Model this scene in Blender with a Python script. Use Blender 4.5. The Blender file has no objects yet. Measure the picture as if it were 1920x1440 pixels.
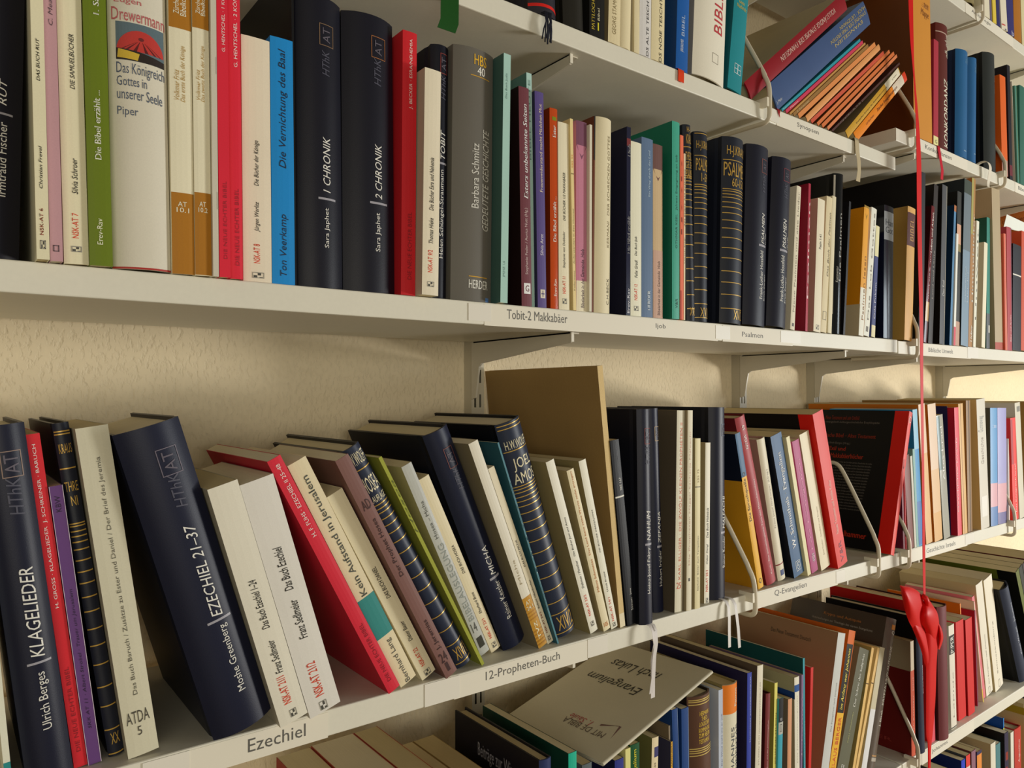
import bpy, math, random
from mathutils import Vector, Matrix

S = bpy.context.scene
COL = S.collection
# ---------------------------------------------------------------- camera, world, lights, exposure
F_PX, YAW, PITCH, ROLL, DIST = 1400.0432, 0.657142, 0.014788, -0.002714, 0.59371
cd = bpy.data.cameras.new('camera')
cd.sensor_fit = 'HORIZONTAL'; cd.sensor_width = 36.0; cd.lens = 36.0 * F_PX / 1920.0
cd.clip_start = 0.01; cd.clip_end = 50
co = bpy.data.objects.new('camera', cd); COL.objects.link(co)
cy, sy, cp, sp = math.cos(YAW), math.sin(YAW), math.cos(PITCH), math.sin(PITCH)
Fw = Vector((sy * cp, cy * cp, sp)); Rt = Vector((cy, -sy, 0)); Up = Rt.cross(Fw)
R2 = Rt * math.cos(ROLL) + Up * math.sin(ROLL); U2 = -Rt * math.sin(ROLL) + Up * math.cos(ROLL)
co.matrix_world = Matrix(((R2.x, U2.x, -Fw.x, 0), (R2.y, U2.y, -Fw.y, -DIST), (R2.z, U2.z, -Fw.z, 0), (0, 0, 0, 1)))
S.camera = co
S.view_settings.view_transform = 'Standard'; S.view_settings.look = 'None'
S.view_settings.gamma = 1; S.view_settings.use_curve_mapping = False
S.view_settings.exposure = 0.0

w = bpy.data.worlds.new('room_fill'); S.world = w; w.use_nodes = True
bg = w.node_tree.nodes['Background']; bg.inputs[0].default_value = (1.0, 0.86, 0.66, 1); bg.inputs[1].default_value = 0.16

def area(name, loc, target, sx, sy_, energy, color):
    l = bpy.data.lights.new(name, 'AREA'); l.shape = 'RECTANGLE'; l.size = sx; l.size_y = sy_
    l.energy = energy; l.color = color
    o = bpy.data.objects.new(name, l); COL.objects.link(o); o.location = loc
    o.rotation_euler = (Vector(target) - Vector(loc)).to_track_quat('-Z', 'Y').to_euler()
    return o
# daylight through the window at the far end of the room, the low warm reflection off the floor and a soft fill light added behind camera-left
area('window_daylight', (4.4, -2.4, 0.10), (1.2, 0, -0.1), 1.5, 1.2, 40, (0.84, 0.94, 1.0))
area('low_sun_reflection', (3.15, -1.75, -0.38), (1.1, 0.1, -0.03), 0.45, 0.30, 42, (1.0, 0.95, 0.87))
area('room_fill', (-0.9, -2.9, 0.02), (0.6, 0, 0.0), 2.4, 0.9, 31, (1.0, 0.94, 0.79))

# ---------------------------------------------------------------- materials
def s2l(c): return c / 12.92 if c <= 0.04045 else ((c + 0.055) / 1.055) ** 2.4
def hexlin(h, k=1.0): return tuple(min(0.86, s2l(int(h[i:i + 2], 16) / 255.0) * k) for i in (0, 2, 4)) + (1,)
ALB = 1.12
MATS = {}
def mat(h, kind='paper'):
    key = (h, kind)
    if key in MATS: return MATS[key]
    m = bpy.data.materials.new(kind + '_' + h); m.use_nodes = True
    n = m.node_tree.nodes; l = m.node_tree.links; p = n['Principled BSDF']
    rough, bump, scale, var = {'paper': (.50, .05, 900, .05), 'cloth': (.44, .16, 1400, .10), 'gloss': (.16, .02, 300, .04), 'print': (.55, 0, 1, 0),
        'gilt': (.35, 0, 1, 0), 'pages': (.85, .3, 1, .10), 'paint': (.42, .10, 260, .03), 'wall': (.9, .42, 300, .05), 'metal': (.38, .03, 200, .02),
        'satin': (.46, .12, 700, .08), 'card': (.75, .10, 500, .08), 'tape': (.38, 0, 1, 0)}[kind]
    col = hexlin(h, ALB)
    p.inputs['Base Color'].default_value = col; p.inputs['Roughness'].default_value = rough
    p.inputs['Specular IOR Level'].default_value = {'paper': .24, 'cloth': .30, 'card': .15, 'pages': .1, 'wall': .1, 'satin': .16}.get(kind, .38)
    if kind == 'gilt':
        p.inputs['Metallic'].default_value = .25
    if kind in ('print', 'gilt', 'tape'): MATS[key] = m; return m
    tc = n.new('ShaderNodeTexCoord'); mp = n.new('ShaderNodeMapping'); l.new(tc.outputs['Object'], mp.inputs[0])
    nz = n.new('ShaderNodeTexNoise'); nz.inputs['Scale'].default_value = 1.0; nz.inputs['Detail'].default_value = 3
    if kind == 'pages': mp.inputs['Scale'].default_value = (2600, 12, 12)
    elif kind == 'wall': mp.inputs['Scale'].default_value = (230, 230, 130)
    else: mp.inputs['Scale'].default_value = (scale,) * 3
    l.new(mp.outputs[0], nz.inputs['Vector'])
    # slow tonal variation of the material itself
    n2 = n.new('ShaderNodeTexNoise'); n2.inputs['Scale'].default_value = 14 if kind != 'wall' else 6; l.new(tc.outputs['Object'], n2.inputs['Vector'])
    mx = n.new('ShaderNodeMix'); mx.data_type = 'RGBA'; mx.blend_type = 'MULTIPLY'; mx.inputs[0].default_value = 1
    ad = n.new('ShaderNodeMath'); ad.operation = 'ADD'
    l.new(nz.outputs['Fac'], ad.inputs[0]); l.new(n2.outputs['Fac'], ad.inputs[1])
    mr = n.new('ShaderNodeMapRange'); mr.inputs['From Min'].default_value = .6; mr.inputs['From Max'].default_value = 1.4
    mr.inputs['To Min'].default_value = 1 - var; mr.inputs['To Max'].default_value = 1 + var
    l.new(ad.outputs[0], mr.inputs['Value'])
    mx.inputs[6].default_value = col; l.new(mr.outputs[0], mx.inputs[7]); l.new(mx.outputs[2], p.inputs['Base Color'])
    if bump:
        b = n.new('ShaderNodeBump'); b.inputs['Strength'].default_value = bump
        b.inputs['Distance'].default_value = .0022 if kind == 'wall' else .0003
        if kind == 'wall':
            rp = n.new('ShaderNodeValToRGB'); rp.color_ramp.elements[0].position = .22; rp.color_ramp.elements[1].position = .50
            l.new(nz.outputs['Fac'], rp.inputs[0]); l.new(rp.outputs[0], b.inputs['Height'])
        else: l.new(nz.outputs['Fac'], b.inputs['Height'])
        l.new(b.outputs[0], p.inputs['Normal'])
    MATS[key] = m
    return m

# ---------------------------------------------------------------- mesh helpers
def smooth_path(pts, n=6):
    P = [Vector(p) for p in pts]; out = []
    for i in range(len(P) - 1):
        p0, p1, p2, p3 = P[max(i - 1, 0)], P[i], P[i + 1], P[min(i + 2, len(P) - 1)]
        for j in range(n):
            s = j / n; out.append(.5 * ((2 * p1) + (-p0 + p2) * s + (2 * p0 - 5 * p1 + 4 * p2 - p3) * s * s + (-p0 + 3 * p1 - 3 * p2 + p3) * s ** 3))
    out.append(P[-1]); return out
class MB:
    def __init__(self): self.v = []; self.f = []; self.m = []; self.mats = []; self.smooth = []
    def mi(self, mt):
        if mt not in self.mats: self.mats.append(mt)
        return self.mats.index(mt)
    def add(self, vs, fs, mt, smooth=False):
        b = len(self.v); self.v += [tuple(v) for v in vs]; k = self.mi(mt)
        for f in fs: self.f.append(tuple(b + i for i in f)); self.m.append(k); self.smooth.append(smooth)
    def box(self, x0, x1, y0, y1, z0, z1, mt):
        vs = [(x, y, z) for x in (x0, x1) for y in (y0, y1) for z in (z0, z1)]
        self.add(vs, [(0, 1, 3, 2), (4, 6, 7, 5), (0, 4, 5, 1), (2, 3, 7, 6), (0, 2, 6, 4), (1, 5, 7, 3)], mt)
    def prism(self, prof, axis, a, b, mt, smooth=False):
        # closed profile extruded along one axis
        def put(p, c): return {'x': (c, p[0], p[1]), 'y': (p[0], c, p[1]), 'z': (p[0], p[1], c)}[axis]
        k = len(prof); vs = [put(p, a) for p in prof] + [put(p, b) for p in prof]
        self.add(vs, [(i, (i + 1) % k, k + (i + 1) % k, k + i) for i in range(k)], mt, smooth)
        self.add(vs, [tuple(range(k))[::-1], tuple(range(k, 2 * k))], mt)
    def tube(self, pts, r, mt, n=10, ry=None, cap=True):
        pts = [Vector(p) for p in pts]; rings = []; up = None
        for i, p in enumerate(pts):
            d = (pts[min(i + 1, len(pts) - 1)] - pts[max(i - 1, 0)]).normalized()
            if up is None: up = Vector((1, 0, 0)) if abs(d.x) < .9 else Vector((0, 0, 1))
            a = d.cross(up).normalized(); b2 = a.cross(d).normalized(); up = b2
            rings.append([p + a * math.cos(2 * math.pi * j / n) * (ry or r) + b2 * math.sin(2 * math.pi * j / n) * r for j in range(n)])
        vs = [v for g in rings for v in g]; fs = []
        for i in range(len(rings) - 1):
            for j in range(n): fs.append((i * n + j, i * n + (j + 1) % n, (i + 1) * n + (j + 1) % n, (i + 1) * n + j))
        if cap: fs += [tuple(range(n))[::-1], tuple(range((len(rings) - 1) * n, len(rings) * n))]
        self.add(vs, fs, mt, True)
    def strip(self, left, right, th, mt):
        # ribbon with real thickness: two rails of points, offset along its normal
        L = [Vector(p) for p in left]; R = [Vector(p) for p in right]; k = len(L); N = []
        for i in range(k):
            d = L[min(i + 1, k - 1)] - L[max(i - 1, 0)]; nn = d.cross(R[i] - L[i])
            N.append(nn.normalized() * th if nn.length > 1e-12 else (N[-1] if N else Vector((0, -th, 0))))
        A_, B_ = [L[i] + N[i] for i in range(k)], [R[i] + N[i] for i in range(k)]
        q = [(i, i + 1, k + i + 1, k + i) for i in range(k - 1)]
        self.add(L + R, q, mt, True); self.add(A_ + B_, [f[::-1] for f in q], mt, True)
        for E, G in ((L, A_), (B_, R)): self.add(E + G, q, mt, True)
        self.add([L[0], R[0], B_[0], A_[0]], [(0, 1, 2, 3)], mt); self.add([L[-1], R[-1], B_[-1], A_[-1]], [(3, 2, 1, 0)], mt)
    def sheet(self, rails, th, mt):
        # cloth sheet through several rails of points, given real thickness
        a, b = len(rails), len(rails[0]); P = [[Vector(p) for p in r] for r in rails]
        # refine across the rails
        Q = []
        for j in range(b):
            Q.append(smooth_path([P[i][j] for i in range(a)], 4))
        na = len(Q[0]); vs = []; N = []
        for j in range(b):
            for i in range(na):
                du = Q[j][min(i + 1, na - 1)] - Q[j][max(i - 1, 0)]; dv = Q[min(j + 1, b - 1)][i] - Q[max(j - 1, 0)][i]
                nn = du.cross(dv); N.append(nn.normalized() if nn.length > 1e-14 else Vector((0, 1, 0))); vs.append(Q[j][i])
        k = len(vs); vs2 = [vs[i] + N[i] * th for i in range(k)]
        q = [(j * na + i, j * na + i + 1, (j + 1) * na + i + 1, (j + 1) * na + i) for j in range(b - 1) for i in range(na - 1)]
        self.add(vs, q, mt, True); self.add(vs2, [f[::-1] for f in q], mt, True)
        rim = [j * na for j in range(b)] + [(b - 1) * na + i for i in range(1, na)] + [j * na + na - 1 for j in range(b - 2, -1, -1)] + list(range(na - 2, 0, -1))
        m_ = len(rim)
        self.add([vs[i] for i in rim] + [vs2[i] for i in rim], [(i, m_ + i, m_ + (i + 1) % m_, (i + 1) % m_) for i in range(m_)], mt)
    def build(self, name, parent=None, loc=(0, 0, 0)):
        me = bpy.data.meshes.new(name); me.from_pydata(self.v, [], self.f)
        for mt in self.mats: me.materials.append(mt)
        me.polygons.foreach_set('material_index', self.m); me.polygons.foreach_set('use_smooth', self.smooth); me.update()
        o = bpy.data.objects.new(name, me); COL.objects.link(o); o.location = loc
        if parent: o.parent = parent
        return o
def empty(name, loc, label, cat, group=None):
    o = bpy.data.objects.new(name, None); COL.objects.link(o); o.location = loc; o.empty_display_size = .02
    return tag(o, label, cat, group)
def tag(o, label, cat, group=None):
    o['label'] = label; o['category'] = cat
    if group: o['group'] = group
    return o

# ---------------------------------------------------------------- lettering: outlines of the built-in font, normalised to a unit box
GLY = {}
def glyphs(s, st):
    key = (s, st)
    if key in GLY: return GLY[key]
    c = bpy.data.curves.new('t', 'FONT'); c.body = s; c.resolution_u = 2; c.size = 1.0
    if 'i' in st: c.shear = .22
    o = bpy.data.objects.new('t', c); COL.objects.link(o)
    me = o.to_mesh(); vs = [(v.co.x, v.co.y) for v in me.vertices]; fs = [tuple(p.vertices) for p in me.polygons]
    o.to_mesh_clear(); bpy.data.objects.remove(o); bpy.data.curves.remove(c)
    if 'b' in st:  # heavier stems: the same outlines again, shifted sideways
        k = len(vs); vs = [(x - .011, y) for x, y in vs] + [(x + .011, y) for x, y in vs]; fs = fs + [tuple(i + k for i in f) for f in fs]
    if not vs: GLY[key] = ([], []); return GLY[key]
    x0 = min(v[0] for v in vs); x1 = max(v[0] for v in vs); y0 = min(v[1] for v in vs); y1 = max(v[1] for v in vs)
    GLY[key] = ([((a - x0) / (x1 - x0), (b - y0) / max(1e-6, y1 - y0)) for a, b in vs], fs)
    return GLY[key]

def split_tris(tris, lim):
    out, st = [], list(tris)
    while st:
        a = st.pop(); e = [(abs(a[i][0] - a[(i + 1) % 3][0]), i) for i in range(3)]; m, i = max(e)
        if m <= lim: out.append(a); continue
        p, q, r = a[i], a[(i + 1) % 3], a[(i + 2) % 3]; h = ((p[0] + q[0]) / 2, (p[1] + q[1]) / 2)
        st += [(p, h, r), (h, q, r)]
    return out

# ---------------------------------------------------------------- one book: cover (boards + spine + printing), page block, ribbon
GROUPS = {'A1': 'books on the upper main shelf', 'A2': 'books on the second shelf of the far bay', 'B1': 'books on the lower main shelf', 'B2': 'books on the middle shelf of the far bay',
          'C1': 'books on the top main shelf', 'C2': 'books on the upper shelf of the far bay', 'D2': 'books on the topmost shelf of the far bay', 'E1': 'books on the bottom main shelf',
          'E2': 'books on the lower shelf of the far bay', 'F2': 'books on the bottom shelf of the far bay'}
def book(row, label, kind, x, z, th, t, h, d, yf, col, side, fin, rib, cat, dec):
    nm = {'P': 'paperback_book', 'H': 'hardcover_book', 'J': 'jacketed_book', 'F': 'clothbound_book', 'E': 'cardboard_envelope'}[kind]
    if kind == 'P' and t < .0062: nm = 'thin_booklet'
    root = empty(nm, (x, yf, z + .0001), label, cat, GROUPS[row] if cat == 'book' else None)
    root.rotation_euler = (0, -th, 0)
    bd, c, ins = {'P': (0, .0006, 0), 'H': (min(.24 * t, .009), .0026, .003), 'J': (min(.16 * t, .006), .002, .0025), 'F': (min(.05 * t, .0012), .0024, .003), 'E': (0, .0006, 0)}[kind]
    c = min(c, t * .22)
    if kind == 'P' and t > .009: bd = .0006
    def ys(u): return bd * (abs(2 * u / t - 1) ** 2.2)
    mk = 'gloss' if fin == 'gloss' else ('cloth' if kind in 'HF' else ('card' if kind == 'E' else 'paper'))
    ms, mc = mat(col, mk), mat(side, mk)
    n = 10 if bd > .001 else (4 if bd else 1)
    us = [t * i / n for i in range(n + 1)]
    outer = [(0, d)]
    if kind == 'H': outer += [(0, bd + .011), (.0010, bd + .0065)]
    ns = len(outer)
    outer += [(u, ys(u)) for u in us]; ne = len(outer) - 1
    if kind == 'H': outer += [(t - .0010, bd + .0065), (t, bd + .011)]
    outer += [(t, d)]
    inner = []
    for (a, b2) in outer:
        ia = min(max(a, c), t - c); ib = min(b2 + (c if b2 < d - 1e-6 and ia == a else 0), d)
        if b2 < d - 1e-6 and ia != a: ib = b2 + c * .5
        inner.append((ia, ib))
    mb = MB(); k = len(outer)
    vs = [(a, b2, 0) for a, b2 in outer] + [(a, b2, h) for a, b2 in outer] + [(a, b2, 0) for a, b2 in inner] + [(a, b2, h) for a, b2 in inner]
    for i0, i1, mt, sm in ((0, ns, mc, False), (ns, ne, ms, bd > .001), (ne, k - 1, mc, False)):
        if i1 <= i0: continue
        q = i1 - i0 + 1; V = vs[i0:i1 + 1] + vs[k + i0:k + i1 + 1]
        mb.add(V, [(i, i + 1, q + i + 1, q + i) for i in range(q - 1)], mt, sm)
        V = vs[i0:i1 + 1] + vs[k + i0:k + i1 + 1] + vs[2 * k + i0:2 * k + i1 + 1] + vs[3 * k + i0:3 * k + i1 + 1]
        for i in range(q - 1):
            mb.add([V[i], V[i + 1], V[q + i + 1], V[q + i], V[2 * q + i], V[2 * q + i + 1], V[3 * q + i + 1], V[3 * q + i]],
                   [(4, 7, 6, 5), (3, 2, 6, 7), (0, 4, 5, 1)], mt)
    mb.add([vs[0], vs[k], vs[3 * k], vs[2 * k]], [(0, 1, 2, 3)], mc); mb.add([vs[k - 1], vs[2 * k - 1], vs[4 * k - 1], vs[3 * k - 1]], [(3, 2, 1, 0)], mc)
    # printing sits a hair above the surface of the same mesh
    def on_spine(u, v, e): return (u, ys(u) - e, v)
    def quad(v0, v1, c0, c1, mt, e):
        if v1 < v0: v0, v1 = v1, v0
        q = 10 if bd > .001 else (4 if bd else 1); p = []
        for i in range(q + 1):
            u = t * (c0 + (c1 - c0) * i / q); p += [on_spine(u, v0, e), on_spine(u, v1, e)]
        mb.add(p, [(2 * i, 2 * i + 2, 2 * i + 3, 2 * i + 1) for i in range(q)], mt, bd > .001)
    nb = 0
    for q in dec:
        o = q[0]
        if o == 'B': quad(q[1], q[2], q[3], q[4], mat(q[5], mk), .00012 + nb * .00003); nb += 1
        elif o == 'L': quad(q[1] - q[3] / 2, q[1] + q[3] / 2, .03, .97, mat(q[2], 'gilt'), .0003)
        elif o == 'A':
            v0, v1, c0, c1, cc = q[1:6]; e = .00012 + nb * .00003; nb += 1
            mb.add([on_spine(t * c0, v0, e), on_spine(t * (c0 + c1) / 2, v1, e), on_spine(t * c1, v0, e)], [(0, 1, 2)], mat(cc, mk))
        elif o == 'O':
            v0, v1, c0, c1, cc = sorted(q[1:3]) + list(q[3:6]); mt = mat(cc, 'print'); lw = .0006
            quad(v0, v0 + lw, c0, c1, mt, .0003); quad(v1 - lw, v1, c0, c1, mt, .0003)
            quad(v0, v1, c0, c0 + lw / t, mt, .0003); quad(v0, v1, c1 - lw / t, c1, mt, .0003)
        elif o in 'TDX':
            gv, gf = glyphs(q[1], q[7]); v0, v1, c0, c1 = q[2:6]; mt = mat(q[6], 'gilt' if q[6] == 'c9a24c' else 'print'); p = []
            for gx, gy in gv:
                if o == 'T': v, u = v0 + gx * (v1 - v0), t * (c1 - gy * (c1 - c0))
                elif o == 'D': v, u = v0 + gx * (v1 - v0), t * (c0 + gy * (c1 - c0))
                else: v, u = v1 + gy * (v0 - v1), t * (c0 + gx * (c1 - c0))
                p.append((u, v))
            if not p: continue
            tris = [tuple(p[i] for i in f) for f in gf]
            if bd > .001: tris = split_tris(tris, t * .07)
            mb.add([on_spine(a[0], a[1], .0003) for tr in tris for a in tr], [(3 * i, 3 * i + 1, 3 * i + 2) for i in range(len(tris))], mt)
        elif o == 'IM':
            v0, v1, c0, c1 = q[1:5]; H = v0 - v1; W_ = t * (c1 - c0); X0 = t * c0
            def poly(pts, cc, e):  # picture shapes in fractions of the picture, fanned and bent round the spine
                P = [(X0 + a * W_, v1 + b2 * H) for a, b2 in pts]; tr = split_tris([(P[0], P[i], P[i + 1]) for i in range(1, len(P) - 1)], t * .07)
                mb.add([on_spine(a[0], a[1], e) for r_ in tr for a in r_], [(3 * i, 3 * i + 1, 3 * i + 2) for i in range(len(tr))], mat(cc, mk))
            poly([(0, 0), (1, 0), (1, 1), (0, 1)], '5a6c74', .0002)
            poly([(.5, .26)] + [(.5 + .49 * math.cos(math.pi * i / 16), .26 + .56 * math.sin(math.pi * i / 16)) for i in range(17)], 'b83a34', .0003)
            for a in (.42, .85, 1.3, 1.85, 2.3, 2.72):
                poly([(.5 + .08 * math.cos(a), .52 + .02 * math.sin(a)), (.5 + .46 * math.cos(a - .07), .26), (.5 + .46 * math.cos(a + .10), .26)], '5a2020', .0004)
            poly([(.5 + .06 * math.cos(i * .7854), .60 + .05 * math.sin(i * .7854)) for i in range(8)], '6a2a2a', .0004)
            poly([(0, 0), (1, 0), (1, .16), (.45, .26), (0, .30)], '2c2420', .00045); poly([(.02, .05), (.42, .02), (.46, .20), (.04, .28)], 'c8a838', .00055)
        elif o == 'CB':
            a0, a1, z0, z1 = d * (1 - q[1]), d * (1 - q[2]), h * q[3], h * q[4]
            if kind == 'H': a1 = max(a1, bd + .011)
            e = -.00012
            mb.add([(e, a0, z0), (e, a1, z0), (e, a1, z1), (e, a0, z1)], [(0, 1, 2, 3)], mat(q[5], mk))
        elif o == 'CT':
            gv, gf = glyphs(q[1], q[7]); a0, a1, z0, z1 = d * (1 - q[2]), d * (1 - q[3]), h * q[4], h * q[5]
            mb.add([(-.0003, a0 + gx * (a1 - a0), z0 + gy * (z1 - z0)) for gx, gy in gv], gf, mat(q[6], 'print'))
    mb.build('cover' if cat == 'book' else 'sleeve', root)
    pb = MB(); rnd = random.Random(label); pc = rnd.choice(['cdbf9a', 'd2c6a4', 'c8b78c', 'd6ccb2', 'c4b48c'])
    if t - 2 * c > .0006:
        y0 = max(bd, .0004) + c * .7 + .0004
        pb.box(c, t - c, y0, d - (ins if ins else .0004), ins + .0004, h - ins - .0002, mat('c2a878' if cat != 'book' else pc, 'pages'))
        pb.build('page_block' if cat == 'book' else 'inside_sheets', root)
    if rib: ribbon(root, rib, t, yf, bd)
    return root

def ribbon(root, rib, t, yf, bd):
    def one(cx, wd, pts, cc, name='ribbon_bookmark', fan=0.0, sway=0.0):
        m = MB(); k = len(pts); L = []; R = []
        for i, (y, zz) in enumerate(pts):
            s = i / (k - 1); ww = wd * (1 + fan * s) / 2; xx = cx + sway * s * s
            L.append((xx - ww, y - yf, zz)); R.append((xx + ww, y - yf, zz))
        m.strip(L, R, .0003, mat(cc, 'satin')); m.build(name, root)
    over = [(.014, .0012), (.002, .0012), (-.0035 + min(0, yf), -.0005), (-.007 + min(0, yf), -.006), (-.0085 + min(0, yf), -.02)]
    if rib == 'w2':
        one(t * .40, .0052, over + [(-.011, -.04), (-.010, -.062), (-.008, -.085)], 'd6d0cc', fan=.3, sway=.006)
        one(t * .62, .0052, over + [(-.014, -.035), (-.013, -.058), (-.010, -.078)], 'd2ccc8', fan=.2, sway=-.004)
    elif rib == 'w3':
        one(t * .42, .0055, over + [(-.009, -.035), (-.010, -.056)], 'dad6d2', sway=-.003)
        one(t * .80, .0055, over + [(-.010, -.036), (-.011, -.060)], 'd6d2ce', sway=.004)
    elif rib == 'red':
        one(t * .30, .0105, [(.014, .0012), (.002, .0012), (-.0016, -.0006), (-.0022, -.006), (-.0022, -.016)], 'd8401c')
    elif rib == 'bei':
        m = MB(); c, s = math.cos(root.rotation_euler[1]), math.sin(root.rotation_euler[1])
        def loc(px, y, pz):  # world offset from the lower spine corner -> book axes
            return (px * c - pz * s, y - yf, px * s + pz * c)
        P = [(.006, .012, -.010), (.004, -.002, -.0085), (.004, -.0028, -.014), (.004, -.0034, -.030), (.003, -.006, -.045), (.000, -.008, -.062), (-.006, -.009, -.080)]
        W = [.010, .012, .012, .012, .011, .010, .012]
        m.strip([loc(p[0] - w_ / 2, p[1], p[2] + .0) for p, w_ in zip(P, W)], [loc(p[0] + w_ / 2, p[1], p[2]) for p, w_ in zip(P, W)], .0003, mat('b8aa8a', 'satin')); m.build('ribbon_bookmark', root)
    elif rib == 'tas':
        m = MB(); rnd = random.Random(5)
        for i in range(9):
            x0 = .012 + i * .0011; dx = (rnd.random() - .5) * .012 - .003
            m.tube([(x0, .004, .001), (x0, -.004, .0005), (x0 + dx * .4, -.0065, -.010), (x0 + dx * .8, -.0062, -.019), (x0 + dx, -.005, -.026 - rnd.random() * .008)], .00075, mat('20222e', 'satin'), n=6)
        m.build('tassel', root)

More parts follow.
